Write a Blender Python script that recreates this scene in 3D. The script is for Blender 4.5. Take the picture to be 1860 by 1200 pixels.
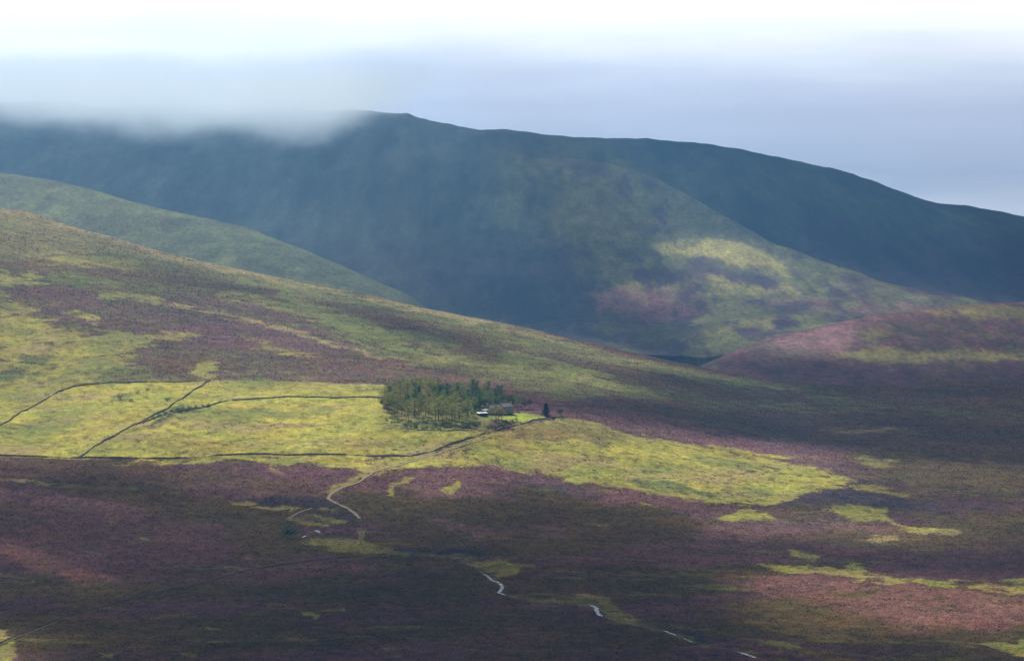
import bpy, math, random
import numpy as np

S = bpy.context.scene
for o in list(bpy.data.objects):
    bpy.data.objects.remove(o)

# ------------------------------------------------------------------ camera
ZC = 195.0                       # eye height above the house's platform
F = 5117.0                       # focal length in photograph pixels (1860 wide)
PITCH = math.atan(420.0 / F)
CA, SA = math.cos(PITCH), math.sin(PITCH)
cam = bpy.data.cameras.new('camera')
cam.sensor_fit = 'HORIZONTAL'
cam.angle = 2 * math.atan(930.0 / F)
cam.clip_start = 1.0
cam.clip_end = 60000.0
camo = bpy.data.objects.new('camera', cam)
S.collection.objects.link(camo)
camo.location = (0, 0, ZC)
camo.rotation_euler = (math.pi / 2 - PITCH, 0, 0)
S.camera = camo

# ------------------------------------------------------------------ sun, sky, exposure
SUN_EL, SUN_AZ = math.radians(42), math.radians(-30)      # azimuth from +Y, negative = left
LS = np.array([math.cos(SUN_EL) * math.sin(SUN_AZ), math.cos(SUN_EL) * math.cos(SUN_AZ), math.sin(SUN_EL)])
sun = bpy.data.lights.new('sun', 'SUN')
sun.energy = 5.0
sun.angle = math.radians(0.5)
sun.color = (1.0, 0.94, 0.84)
suno = bpy.data.objects.new('sun', sun)
S.collection.objects.link(suno)
from mathutils import Vector
suno.rotation_euler = Vector(LS).to_track_quat('Z', 'Y').to_euler()
suno.location = (0, 0, 3000)

S.view_settings.view_transform = 'Standard'
S.view_settings.look = 'None'
S.view_settings.exposure = 0.6
S.view_settings.gamma = 1.0

W = bpy.data.worlds.new('World')
S.world = W
W.use_nodes = True
wn, wl = W.node_tree.nodes, W.node_tree.links
wn.clear()


class NT:
    """small helper for node trees"""
    def __init__(s, tree):
        s.t, s.n, s.l = tree, tree.nodes, tree.links

    def new(s, typ, **kw):
        n = s.n.new(typ)
        for k, v in kw.items():
            setattr(n, k, v)
        return n

    def put(s, sock, v):
        if isinstance(v, bpy.types.NodeSocket):
            s.l.new(v, sock)
        else:
            sock.default_value = v

    def math(s, op, a, b=0.0, clamp=False):
        n = s.new('ShaderNodeMath', operation=op, use_clamp=clamp)
        s.put(n.inputs[0], a); s.put(n.inputs[1], b)
        return n.outputs[0]

    def mix(s, f, a, b, mode='MIX'):
        n = s.new('ShaderNodeMix', data_type='RGBA', blend_type=mode)
        s.put(n.inputs[0], f); s.put(n.inputs[6], a); s.put(n.inputs[7], b)
        return n.outputs[2]

    def ramp(s, v, a, b, lo=0.0, hi=1.0, smooth=True):
        n = s.new('ShaderNodeMapRange', clamp=True)
        n.interpolation_type = 'SMOOTHSTEP' if smooth else 'LINEAR'
        s.put(n.inputs[0], v); s.put(n.inputs[1], a); s.put(n.inputs[2], b); s.put(n.inputs[3], lo); s.put(n.inputs[4], hi)
        return n.outputs[0]

    def noise(s, vec, scale, detail=4.0, rough=0.55):
        n = s.new('ShaderNodeTexNoise')
        s.put(n.inputs['Vector'], vec)
        n.inputs['Scale'].default_value = scale
        n.inputs['Detail'].default_value = detail
        n.inputs['Roughness'].default_value = rough
        return n.outputs[0]

    def mapping(s, vec, scale):
        n = s.new('ShaderNodeMapping')
        s.put(n.inputs[0], vec)
        n.inputs['Scale'].default_value = scale
        return n.outputs[0]


w = NT(W.node_tree)
sky = w.new('ShaderNodeTexSky', sky_type='NISHITA', sun_disc=False)
sky.sun_elevation = SUN_EL
sky.sun_rotation = SUN_AZ
tc = w.new('ShaderNodeTexCoord').outputs['Generated']
sep = w.new('ShaderNodeSeparateXYZ')
w.l.new(tc, sep.inputs[0])
dz = sep.outputs[2]
# far cloud: a grey bank along the skyline, brilliant cloud above it, broken cloud overhead
n_edge = w.noise(w.mapping(tc, (7.0, 7.0, 40.0)), 1.0, 5.0, 0.5)
n_soft = w.noise(w.mapping(tc, (12.0, 12.0, 130.0)), 1.0, 4.0, 0.5)
n_big = w.noise(w.mapping(tc, (2.0, 2.0, 5.0)), 1.0, 4.0, 0.55)
edge = w.math('ADD', dz, w.math('MULTIPLY', w.math('SUBTRACT', n_edge, 0.5), 0.024))
edge = w.math('ADD', edge, w.math('MULTIPLY', w.math('SUBTRACT', n_soft, 0.5), 0.013))
cr = w.new('ShaderNodeValToRGB')
w.l.new(w.ramp(edge, -0.05, 0.05, 0.0, 1.0, False), cr.inputs[0])
stops = [(0.0, (0.70, 0.75, 0.82)), (0.13, (0.64, 0.70, 0.80)), (0.24, (0.47, 0.54, 0.68)), (0.46, (0.64, 0.70, 0.84)), (0.55, (0.76, 0.82, 0.95)), (0.61, (0.90, 0.96, 1.06)), (0.67, (1.08, 1.12, 1.19)), (0.76, (1.36, 1.38, 1.41)), (0.90, (1.6, 1.6, 1.6))]
els = cr.color_ramp.elements
while len(els) < len(stops):
    els.new(0.5)
for e, (p_, c_) in zip(els, stops):
    e.position = p_
    e.color = (*c_, 1)
dull = w.ramp(sep.outputs[1], 0.2, 0.93, 1.3, 10.0)          # cloud is brightest on the sun's side
cmbw = w.new('ShaderNodeCombineColor')
for i in range(3):
    w.l.new(dull, cmbw.inputs[i])
bank = w.mix(1.0, cr.outputs[0], cmbw.outputs[0], 'MULTIPLY')
over = w.mix(w.ramp(n_big, 0.36, 0.56), w.mix(1.0, sky.outputs[0], (0.6, 0.55, 0.5, 1), 'MULTIPLY'), (1.9, 1.82, 1.78, 1))
lowf = w.ramp(dz, 0.036, 0.085)
col = w.mix(lowf, bank, over)
bg = w.new('ShaderNodeBackground')
w.l.new(col, bg.inputs[0])
bg.inputs[1].default_value = 0.1
wo = w.new('ShaderNodeOutputWorld')
w.l.new(bg.outputs[0], wo.inputs[0])

S.render.engine = 'CYCLES'
cy = S.cycles
cy.max_bounces = 12
cy.diffuse_bounces = 2
cy.glossy_bounces = 2
cy.transparent_max_bounces = 64
cy.volume_bounces = 10
cy.volume_step_rate = 0.4
cy.caustics_reflective = False
cy.caustics_refractive = False
cy.use_denoising = True
try:
    cy.denoiser = 'OPENIMAGEDENOISE'
    cy.denoising_input_passes = 'RGB_ALBEDO_NORMAL'
except Exception:
    pass


# ------------------------------------------------------------------ numpy noise
def _hash(ix, iy, seed):
    h = (ix.astype(np.int64) * 374761393 + iy.astype(np.int64) * 668265263 + seed * 1274126177) & 0xffffffff
    h = ((h ^ (h >> 13)) * 1274126177) & 0xffffffff
    h = ((h ^ (h >> 16)) * 2246822519) & 0xffffffff
    return ((h ^ (h >> 15)) & 0xffffff) / float(0xffffff)


def vnoise(x, y, seed=0):
    ix, iy = np.floor(x), np.floor(y)
    fx, fy = x - ix, y - iy
    fx = fx * fx * fx * (fx * (fx * 6 - 15) + 10)
    fy = fy * fy * fy * (fy * (fy * 6 - 15) + 10)
    a = _hash(ix, iy, seed); b = _hash(ix + 1, iy, seed)
    c = _hash(ix, iy + 1, seed); d = _hash(ix + 1, iy + 1, seed)
    return (a + (b - a) * fx) * (1 - fy) + (c + (d - c) * fx) * fy


def fbm(x, y, scale, seed=0, octv=4, gain=0.5):
    """-1..1, scale in metres"""
    t, amp, tot = 0.0, 1.0, 0.0
    c, s_ = math.cos(0.6), math.sin(0.6)
    x, y = x / scale, y / scale
    for k in range(octv):
        t = t + amp * (vnoise(x, y, seed + k * 17) * 2 - 1)
        tot += amp
        amp *= gain
        x, y = (x * c - y * s_) * 2.03 + 11.3, (x * s_ + y * c) * 2.03 + 5.1
    return t / tot * 1.5


def sstep(a, b, x):
    t = np.clip((x - a) / (b - a), 0, 1)
    return t * t * (3 - 2 * t)


# ------------------------------------------------------------------ photograph pixel <-> world
def ray(u, p):
    dx = np.asarray(u, float) - 930.0
    dy = F * CA - (np.asarray(p, float) - 600.0) * SA
    dzz = -F * SA - (np.asarray(p, float) - 600.0) * CA
    return dx / dy, dzz / dy


def world(u, p, Y):
    a, b = ray(u, p)
    return a * Y, Y + 0 * a, ZC + b * Y


def project(x, y, z):
    q = z - ZC
    depth = y * CA - q * SA
    up = y * SA + q * CA
    return 930.0 + F * x / depth, 600.0 - F * up / depth


# ------------------------------------------------------------------ relief
def relief_near(x, y):
    k = sstep(300, 1000, y)
    return k * (1.1 * fbm(x, y, 110, 3, 3) + 0.45 * fbm(x, y, 28, 9, 3))


def relief_far(x, y):
    # shallow gullies that run down the hill towards the viewer
    g = fbm(x * 2.2, y * 0.55, 420, 21, 4)
    return 9.0 * fbm(x, y, 700, 31, 3) + 8.0 * g + 3.0 * fbm(x, y * 0.25, 60, 41, 4)


U_FINE = np.arange(-64, 1925, 2.0)
U = np.concatenate([np.arange(-900, -64, 38.0), U_FINE, np.arange(1926, 2760, 38.0)])


def blur(a, n, axis):
    for _ in range(n):
        p = np.pad(a, [(1, 1) if k == axis else (0, 0) for k in range(a.ndim)], mode='edge')
        sl = [slice(None)] * a.ndim
        lo, mi, hi = list(sl), list(sl), list(sl)
        lo[axis], mi[axis], hi[axis] = slice(0, -2), slice(1, -1), slice(2, None)
        a = (p[tuple(lo)] + 2 * p[tuple(mi)] + p[tuple(hi)]) / 4
    return a


# layer 0: moor floor, the walled fields and the long hill on the left (one sheet)
C0U = [-900, -200, 0, 50, 100, 200, 300, 400, 500, 600, 700, 800, 900, 1000, 1100, 1200, 1300, 1400, 1550, 1700, 1860, 2800]
C0P = [330, 372, 380, 385, 400, 430, 458, 481, 502, 521, 541, 563, 585, 605, 629, 650, 669, 688, 700, 692, 684, 676]
P_BOT = 1250.0


def crest0(u):
    return np.interp(u, C0U, C0P)


_cols = {
    -900: [(1250, -46), (1150, -45), (1060, -42), (960, -34), (900, -24), (830, -12), (780, -4), (740, 4), (690, 14), (600, 36), (500, 64), (430, 84), (330, 104)],
    0: [(1250, -46), (1150, -45), (1060, -44), (960, -38), (900, -30), (830, -19), (780, -12), (740, -6), (690, 0), (600, 20), (500, 47), (430, 68), (380, 82)],
    400: [(1250, -46), (1060, -44), (960, -38), (900, -31), (830, -20), (780, -11), (740, -5), (690, 0), (600, 13), (530, 26), (481, 34)],
    800: [(1250, -46), (1060, -43), (960, -37), (900, -31), (830, -21), (780, -9), (740, -3), (690, -2), (640, -1), (600, 0), (563, 1)],
    1000: [(1250, -46), (1060, -43), (960, -40), (900, -36), (830, -24), (780, -14), (740, -8), (690, -9), (640, -11), (605, -12.5)],
    1400: [(1250, -46), (1060, -44), (960, -43), (900, -39), (830, -36), (780, -37), (740, -38), (690, -39)],
    1860: [(1250, -47), (1060, -46), (960, -46), (830, -46), (740, -46), (684, -46)],
    2800: [(1250, -47), (1060, -46), (960, -46), (830, -46), (740, -46), (676, -46)],
}
NS = 560
SG = np.linspace(0, 1, NS)
_cu = sorted(_cols)
_cz = []
for cu in _cu:
    pts = sorted(_cols[cu])
    pc = crest0(cu)
    _cz.append(np.interp(SG * (P_BOT - pc) + pc, [q[0] for q in pts], [q[1] for q in pts]))
_cz = np.array(_cz)
Z0 = np.empty((NS, len(U)))
for i in range(NS):
    Z0[i] = np.interp(U, _cu, _cz[:, i])
Z0 = blur(Z0, 260, 0)
for k_ in range(3):
    Z0 = blur(Z0, 700, 1) if k_ == 0 else Z0


def z0(u, p):
    """height of the near sheet (before relief) at photograph pixel (u, p)"""
    u = np.atleast_1d(np.asarray(u, float)); p = np.atleast_1d(np.asarray(p, float))
    pc = crest0(u)
    s = np.clip((p - pc) / (P_BOT - pc), 0, 1) * (NS - 1)
    i = np.clip(s.astype(int), 0, NS - 2); fi = s - i
    ju = np.interp(u, U, np.arange(len(U)))
    j = np.clip(ju.astype(int), 0, len(U) - 2); fj = ju - j
    a = Z0[i, j] * (1 - fj) + Z0[i, j + 1] * fj
    b = Z0[i + 1, j] * (1 - fj) + Z0[i + 1, j + 1] * fj
    return a * (1 - fi) + b * fi


def at(u, p):
    """point on the near ground that shows at photograph pixel (u, p)"""
    z = z0(u, p)
    a, b = ray(np.atleast_1d(u), np.atleast_1d(p))
    Y = (z - ZC) / b
    x, y = a * Y, Y
    return np.stack([x, y, z + relief_near(x, y)], -1)


def z_at_xy(x, y):
    """near ground height under a world point"""
    x = np.atleast_1d(np.asarray(x, float)); y = np.atleast_1d(np.asarray(y, float))
    z = np.full(x.shape, -10.0)
    for _ in range(25):
        u, p = project(x, y, z)
        z = 0.5 * z + 0.5 * z0(u, p)
    return z + relief_near(x, y)


def sheet_mesh(name, X, Y, Z, C, mat):
    nr, nc = X.shape
    me = bpy.data.meshes.new(name)
    co = np.stack([X, Y, Z], -1).reshape(-1, 3).astype(np.float32)
    idx = np.arange(nr * nc).reshape(nr, nc)
    q = np.stack([idx[:-1, :-1], idx[1:, :-1], idx[1:, 1:], idx[:-1, 1:]], -1).reshape(-1, 4)
    me.vertices.add(len(co)); me.vertices.foreach_set('co', co.ravel())
    me.loops.add(q.size); me.loops.foreach_set('vertex_index', q.ravel().astype(np.int32))
    me.polygons.add(len(q)); me.polygons.foreach_set('loop_start', (np.arange(len(q)) * 4).astype(np.int32))
    me.update(calc_edges=True)
    me.polygons.foreach_set('use_smooth', np.ones(len(q), bool))
    at_ = me.attributes.new('cover', 'FLOAT_COLOR', 'POINT')
    rgba = np.concatenate([C.reshape(-1, 3), np.ones((len(co), 1))], 1).astype(np.float32)
    at_.data.foreach_set('color', rgba.ravel())
    me.materials.append(mat)
    o = bpy.data.objects.new(name, me)
    S.collection.objects.link(o)
    return o


# ------------------------------------------------------------------ vegetation cover: where heather, grass and bracken grow
BLOOM = np.array((0.152, 0.077, 0.078))
BLOOMHI = np.array((0.195, 0.090, 0.066))
HEATH = np.array((0.092, 0.056, 0.028))
OLIVE = np.array((0.092, 0.06, 0.017))
GRASS = np.array((0.365, 0.335, 0.055))
GREEN = np.array((0.150, 0.170, 0.038))
LAWN = np.array((0.310, 0.360, 0.040))
TAN = np.array((0.400, 0.310, 0.130))
BROWN = np.array((0.190, 0.140, 0.050))
RUSH = np.array((0.065, 0.085, 0.035))
PURPLE = np.array((0.142, 0.068, 0.07))
DARKH = np.array((0.050, 0.038, 0.045))


def strip(pts, wd):
    pts = np.array(pts, float)
    if np.isscalar(wd):
        wd = [wd] * len(pts)
    t = np.gradient(pts, axis=0)
    n = np.stack([-t[:, 1], t[:, 0]], 1)
    n /= np.linalg.norm(n, axis=1)[:, None] + 1e-9
    h = np.array(wd)[:, None] / 2
    return np.concatenate([pts + n * h, (pts - n * h)[::-1]])


def poly_sd(u, p, poly):
    """signed distance in pixels, positive inside"""
    poly = np.asarray(poly, float)
    d2 = np.full(u.shape, 1e12)
    ins = np.zeros(u.shape, bool)
    n = len(poly)
    for k in range(n):
        ax, ay = poly[k]; bx, by = poly[(k + 1) % n]
        ex, ey = bx - ax, by - ay
        wx, wy = u - ax, p - ay
        t = np.clip((wx * ex + wy * ey) / (ex * ex + ey * ey + 1e-9), 0, 1)
        qx, qy = wx - ex * t, wy - ey * t
        d2 = np.minimum(d2, qx * qx + qy * qy)
        if abs(ey) > 1e-9:
            c = ((ay > p) != (by > p)) & (u < ex * (p - ay) / ey + ax)
            ins ^= c
    d = np.sqrt(d2)
    return np.where(ins, d, -d)


def paint(C, u, p, items, wu, wp, brk):
    """lay each patch over what is there; its edge is warped and broken by noise"""
    for it in items:
        poly, colr, soft, op = it[:4]
        warp = it[4] if len(it) > 4 else 1.0
        ragged = it[5] if len(it) > 5 else 0.0
        if warp > 0.4:
            ragged = max(0.34, ragged * 1.35)      # how far the patch breaks up into tufts
        poly = np.asarray(poly, float)
        m = soft + 26 * warp + 4
        lo, hi = poly.min(0) - m, poly.max(0) + m
        sel = np.nonzero((u > lo[0]) & (u < hi[0]) & (p > lo[1]) & (p < hi[1]))[0]
        if not len(sel):
            continue
        d = poly_sd(u[sel] + wu[sel] * warp, p[sel] + wp[sel] * warp, poly)
        m_ = sstep(-soft, soft, d + ragged * brk[sel] * 6) * op
        if ragged:
            m_ = m_ * sstep(-0.35, 0.25, brk[sel] + (1 - ragged) * 0.9)
        C[sel] = C[sel] * (1 - m_[:, None]) + np.asarray(colr) * m_[:, None]
    return C


def streak(x, y, scale, seed, along=3.0, ang=0.0, octv=4):
    c, s_ = math.cos(ang), math.sin(ang)
    a, b = x * c + y * s_, -x * s_ + y * c
    return fbm(a / along, b, scale, seed, octv)


L0 = [
    # the long hill on the left
    ([(-200, 360), (0, 380), (100, 400), (300, 458), (500, 500), (700, 540), (900, 585), (1100, 629), (1300, 668), (1500, 700), (1400, 720), (1200, 722), (1000, 722), (900, 700), (700, 692), (380, 690), (0, 770), (-200, 800)], GREEN * 0.95, 6, 0.8, 1, 0.35),
    ([(-200, 360), (0, 380), (100, 400), (300, 458), (420, 486), (420, 530), (250, 500), (0, 470), (-200, 460)], BROWN * 1.15, 14, 0.55, 2, 0.3),
    ([(120, 430), (250, 460), (400, 490), (420, 510), (300, 490), (180, 465)], RUSH * 1.2, 8, 0.45, 1.5),
    ([(80, 455), (150, 462), (250, 480), (160, 490), (60, 478)], GRASS, 8, 0.65, 1.5, 0.3),
    ([(0, 470), (80, 473), (200, 488), (270, 490), (450, 520), (600, 545), (700, 562), (800, 590), (900, 610), (850, 612), (700, 590), (560, 560), (400, 528), (250, 506), (100, 496), (0, 496)], HEATH * 1.3, 7, 0.85, 1.5, 0.15),
    ([(-100, 500), (60, 496), (90, 508), (40, 514), (-100, 515)], GRASS, 5, 0.7, 1, 0.3),
    ([(0, 540), (60, 530), (200, 518), (330, 525), (480, 545), (600, 590), (700, 635), (760, 655), (900, 690), (1000, 718), (700, 702), (560, 692), (380, 690), (280, 665), (150, 622), (70, 587), (0, 560)], PURPLE * 0.85, 12, 0.85, 2.5, 0.6),
    ([(0, 520), (100, 516), (180, 530), (120, 545), (0, 540)], PURPLE * 0.8, 6, 0.75, 1.5, 0.3),
    ([(280, 605), (330, 588), (440, 578), (560, 602), (660, 645), (560, 645), (430, 628), (330, 632)], BLOOM, 9, 0.8, 1.5, 0.35),
    ([(-100, 556), (0, 556), (70, 562), (90, 592), (160, 612), (220, 600), (260, 626), (230, 662), (130, 700), (60, 742), (-100, 800)], GRASS * 0.86, 10, 0.9, 2, 0.3),
    ([(-100, 690), (60, 668), (50, 690), (-100, 715)], RUSH * 1.2, 5, 0.8, 1.5, 0.3),
    ([(30, 652), (60, 640), (110, 636), (90, 656), (50, 670)], RUSH, 5, 0.75, 1.5, 0.4),
    ([(60, 688), (130, 672), (200, 655), (190, 668), (110, 696)], RUSH * 1.2, 5, 0.6, 1.5, 0.4),
    ([(262, 677), (300, 648), (380, 636), (368, 668), (330, 683)], HEATH * 1.4, 5, 0.9, 1.2, 0.15),
    ([(350, 682), (362, 664), (400, 658), (408, 668), (372, 686)], GRASS, 4, 0.85, 1, 0.3),
    ([(330, 687), (500, 690), (600, 690), (690, 696), (690, 704), (500, 697), (330, 691)], PURPLE, 3, 0.7, 0.6),
    (strip([(190, 536), (260, 541), (300, 548)], 8), GRASS, 4, 0.8, 1, 0.3),
    (strip([(130, 566), (160, 572), (175, 582)], 9), GRASS, 4, 0.8, 1, 0.3),
    (strip([(240, 618), (300, 612), (360, 612)], 9), GRASS, 4, 0.7, 1.2, 0.4),
    (strip([(400, 532), (480, 548), (560, 575)], 7), GRASS, 5, 0.6, 1, 0.3),
    (strip([(290, 553), (370, 563), (450, 580), (540, 604), (620, 630), (690, 652)], [3, 5, 8, 9, 7, 5]), TAN * 0.85, 3, 0.85, 0.8, 0.15),
    (strip([(430, 610), (470, 622), (520, 640), (560, 655)], 8), GRASS * 0.9, 5, 0.6, 1.2, 0.4),
    (strip([(690, 652), (760, 675), (830, 692), (900, 706), (980, 728), (1060, 748)], [4, 5, 6, 7, 7, 5]), BLOOMHI * 0.9, 4, 0.7, 0.8, 0.1),
    ([(500, 520), (640, 572), (720, 605), (800, 640), (870, 664), (780, 662), (680, 640), (590, 600), (500, 550)], GREEN * 1.05, 8, 0.85, 1.5, 0.2),
    ([(640, 560), (760, 590), (800, 604), (720, 600), (640, 578)], HEATH * 1.2, 5, 0.85, 1.2, 0.1),
    ([(660, 572), (780, 608), (740, 606), (670, 586)], HEATH * 1.2, 5, 0.8, 1.2, 0.1),
    ([(790, 607), (870, 618), (920, 640), (900, 656), (840, 642)], HEATH * 1.2, 5, 0.9, 1.2, 0.1),
    ([(880, 612), (1010, 640), (1150, 664), (1300, 700), (1450, 716), (1300, 722), (1150, 702), (1050, 668), (940, 640)], HEATH * 1.25, 7, 0.9, 1.5, 0.1),
    (strip([(655, 618), (700, 632)], 6), HEATH, 3, 0.8, 0.7),
    (strip([(733, 621), (765, 632)], 7), HEATH, 3, 0.85, 0.7),
    (strip([(776, 636), (802, 645)], 7), HEATH, 3, 0.85, 0.7),
    (strip([(696, 634), (740, 645), (770, 655)], 6), HEATH, 3, 0.7, 0.7),
    ([(900, 640), (950, 640), (1010, 655), (1100, 682), (1170, 710), (1110, 704), (1030, 684), (950, 674)], GREEN * 1.1, 6, 0.9, 1.2, 0.2),
    (strip([(1040, 676), (1090, 684), (1130, 698)], 12), GRASS * 0.8, 6, 0.7, 1),
    ([(950, 660), (1000, 660), (1000, 672), (960, 670)], HEATH, 4, 0.8, 1),
    ([(840, 690), (900, 698), (1000, 725), (1100, 745), (1200, 765), (1400, 800), (1200, 784), (1020, 757), (920, 737), (860, 715)], PURPLE, 8, 0.85, 1.2, 0.2),
    # crest of that hill: tan grass, backlit rim put into its colour
    (strip([(-100, 377), (0, 383), (50, 388), (100, 403), (300, 463), (500, 508), (620, 530)], [8, 8, 8, 8, 7, 6, 4]), TAN * 0.8, 4, 0.8, 0.6, 0.2),
    (strip([(660, 536), (800, 567), (900, 590), (1000, 611), (1060, 622)], [6, 11, 12, 10, 6]), TAN * 0.85, 4, 0.85, 0.6, 0.15),
    (strip([(1020, 612), (1200, 655), (1400, 692), (1470, 702)], [7, 10, 9, 5]), BLOOMHI * 0.85, 4, 0.85, 0.6, 0.1),
    # valley floor to the right
    ([(1050, 702), (1200, 722), (1500, 702), (1950, 675), (1950, 840), (1700, 830), (1500, 800), (1300, 770), (1150, 745)], HEATH * 1.15, 10, 0.92, 1.5, 0.1),
    (strip([(1120, 712), (1240, 727), (1400, 735), (1560, 742)], [8, 14, 12, 5]), GREEN, 6, 0.65, 1.5, 0.5),
    (strip([(1400, 704), (1470, 708), (1540, 720)], 8), GREEN, 5, 0.6, 1.5, 0.5),
    (strip([(1500, 720), (1600, 738), (1690, 745)], 8), GREEN, 5, 0.6, 1.5, 0.5),
    (strip([(1700, 745), (1860, 760)], 6), GREEN, 5, 0.5, 1.5, 0.5),
    (strip([(1490, 777), (1590, 780), (1680, 784)], 4), GRASS * 0.8, 3, 0.6, 0.8, 0.3),
    (strip([(1400, 690), (1600, 700), (1760, 716)], 7), HEATH, 4, 0.6, 1),
    ([(1030, 757), (1150, 766), (1300, 785), (1450, 806), (1600, 835), (1600, 868), (1450, 842), (1300, 815), (1150, 788)], BLOOM * 1.05, 8, 0.9, 1.2, 0.15),
    ([(1540, 836), (1700, 842), (1950, 850), (1950, 905), (1700, 900), (1580, 872)], BROWN * 0.8, 10, 0.85, 1.5, 0.2),
    ([(1548, 838), (1580, 834), (1645, 838), (1600, 846)], GRASS * 0.75, 4, 0.75, 0.8, 0.2),
    # walled fields
    ([(-200, 800), (0, 770), (100, 712), (130, 700), (260, 692), (383, 690), (500, 692), (620, 698), (699, 700), (712, 745), (760, 772), (850, 778), (884, 786), (840, 798), (790, 815), (750, 827), (600, 827), (330, 830), (140, 830), (0, 828), (-200, 826)], GRASS, 2.5, 1.0, 0.25),
    ([(400, 690), (560, 692), (560, 712), (430, 716), (395, 730), (380, 715)], GREEN * 1.2, 6, 0.5, 1.5, 0.2),
    ([(480, 700), (600, 700), (697, 704), (690, 714), (560, 708)], TAN * 0.8, 6, 0.45, 1.5, 0.3),
    ([(380, 760), (440, 750), (470, 765), (430, 785), (390, 780)], GREEN * 1.1, 10, 0.55, 1.5),
    ([(60, 760), (130, 735), (200, 740), (120, 775), (60, 800), (0, 805)], GREEN * 1.3, 10, 0.5, 1.5, 0.2),
    ([(220, 815), (260, 790), (400, 800), (380, 822)], BROWN, 8, 0.45, 1.5, 0.3),
    ([(600, 760), (700, 770), (690, 790), (600, 785)], GREEN * 1.3, 9, 0.5, 1.5),
    ([(520, 800), (740, 800), (720, 818), (520, 815)], TAN * 0.85, 9, 0.4, 1.5, 0.3),
    ([(150, 820), (230, 790), (330, 740), (300, 765), (200, 815)], BROWN * 0.8, 5, 0.55, 1, 0.3),
    ([(255, 778), (290, 758), (320, 742), (372, 738), (392, 742), (345, 752)], RUSH * 0.9, 4, 0.9, 1, 0.15),
    (strip([(212, 724), (240, 716), (280, 704)], 6), RUSH * 1.4, 4, 0.7, 1, 0.5),
    ([(700, 715), (830, 712), (905, 735), (880, 755), (860, 775), (790, 776), (740, 770), (705, 758)], GREEN * 1.15, 5, 0.9, 0.6, 0.15),
    ([(696, 768), (730, 766), (800, 776), (880, 770), (900, 782), (850, 785), (780, 782), (720, 778)], GREEN, 5, 0.8, 1, 0.2),
    # rough grass below the front wall and the tongue of bright grass beyond the house
    ([(330, 830), (600, 828), (752, 828), (850, 800), (884, 790), (940, 775), (1020, 757), (1080, 766), (1150, 790), (1300, 812), (1450, 840), (1562, 872), (1480, 890), (1420, 915), (1350, 915), (1200, 895), (1050, 870), (960, 855), (900, 845), (800, 842), (730, 852), (690, 862), (640, 852), (560, 843), (480, 839), (400, 838), (200, 840)], GRASS * 0.98, 3.5, 1.0, 0.9),
    ([(760, 826), (850, 802), (890, 795), (900, 806), (850, 818), (790, 834)], BROWN, 5, 0.6, 1, 0.3),
    ([(910, 790), (940, 774), (985, 764), (1030, 763), (1100, 776), (1140, 796), (1080, 802), (1000, 800), (940, 796)], BROWN * 1.05, 6, 0.85, 1.2, 0.15),
    ([(1000, 788), (1080, 796), (1130, 802), (1060, 806), (1000, 800)], RUSH * 1.5, 4, 0.5, 1.2, 0.4),
    ([(890, 845), (960, 830), (1100, 850), (1140, 868), (1050, 868), (960, 854)], GREEN * 1.5, 9, 0.6, 1.5),
    ([(1270, 885), (1400, 890), (1430, 902), (1350, 912), (1290, 900)], GREEN * 1.2, 8, 0.8, 1.2),
    ([(1140, 872), (1200, 868), (1260, 880), (1330, 892), (1260, 897), (1180, 888)], RUSH * 1.3, 5, 0.75, 1.2, 0.45),
    ([(1100, 812), (1300, 822), (1480, 850), (1540, 870), (1400, 862), (1200, 850)], GRASS * 1.12, 14, 0.6, 2, 0.2),
    ([(900, 760), (925, 752), (945, 745), (985, 751), (997, 757), (950, 766)], LAWN, 2, 0.95, 0.25),
    ([(866, 766), (895, 753), (912, 757), (905, 766), (880, 772)], GREEN * 1.25, 3, 0.9, 0.5),
    # moor below the fields
    ([(-200, 833), (120, 836), (250, 845), (200, 866), (0, 870), (-200, 866)], HEATH * 1.25, 7, 0.85, 1.5, 0.1),
    ([(0, 840), (150, 842), (130, 854), (0, 852)], PURPLE * 0.8, 5, 0.6, 1.5, 0.3),
    ([(230, 850), (400, 846), (500, 846), (640, 856), (610, 893), (500, 908), (380, 892), (260, 876)], BLOOM * 0.95, 8, 0.85, 1.5, 0.2),
    ([(100, 860), (240, 845), (420, 855), (440, 878), (300, 890), (160, 880)], OLIVE * 1.35, 10, 0.65, 2, 0.2),
    ([(420, 870), (560, 880), (580, 892), (470, 898)], OLIVE * 1.2, 8, 0.6, 1.5),
    ([(730, 862), (850, 842), (960, 858), (1100, 885), (1200, 900), (1340, 925), (1200, 930), (1050, 902), (950, 882), (880, 902), (780, 906), (690, 892)], BLOOM, 7, 0.9, 1.3, 0.15),
    ([(880, 900), (950, 868), (1050, 885), (1100, 905), (980, 920)], DARKH * 1.3, 10, 0.7, 1.8),
    ([(690, 925), (850, 908), (960, 885), (1060, 900), (1190, 925), (1330, 955), (1250, 990), (1000, 1010), (800, 992), (680, 965)], OLIVE * 0.95, 12, 0.92, 2, 0.1),
    ([(620, 905), (700, 895), (800, 910), (760, 925), (660, 920)], OLIVE, 7, 0.8, 1.3),
    ([(1190, 900), (1330, 922), (1420, 918), (1440, 935), (1250, 945)], BLOOM, 6, 0.85, 1.3, 0.2),
    ([(1400, 925), (1460, 895), (1560, 872), (1600, 890), (1660, 905), (1900, 915), (1900, 935), (1640, 925), (1500, 912)], DARKH * 1.2, 6, 0.8, 1.2, 0.1),
    ([(1250, 940), (1500, 930), (1620, 950), (1950, 900), (1950, 1010), (1600, 1000), (1350, 988)], BROWN * 0.62, 12, 0.8, 2, 0.15),
    ([(1240, 955), (1330, 945), (1560, 950), (1640, 962), (1400, 970), (1290, 985)], BLOOM * 1.2, 8, 0.8, 1.6, 0.3),
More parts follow.
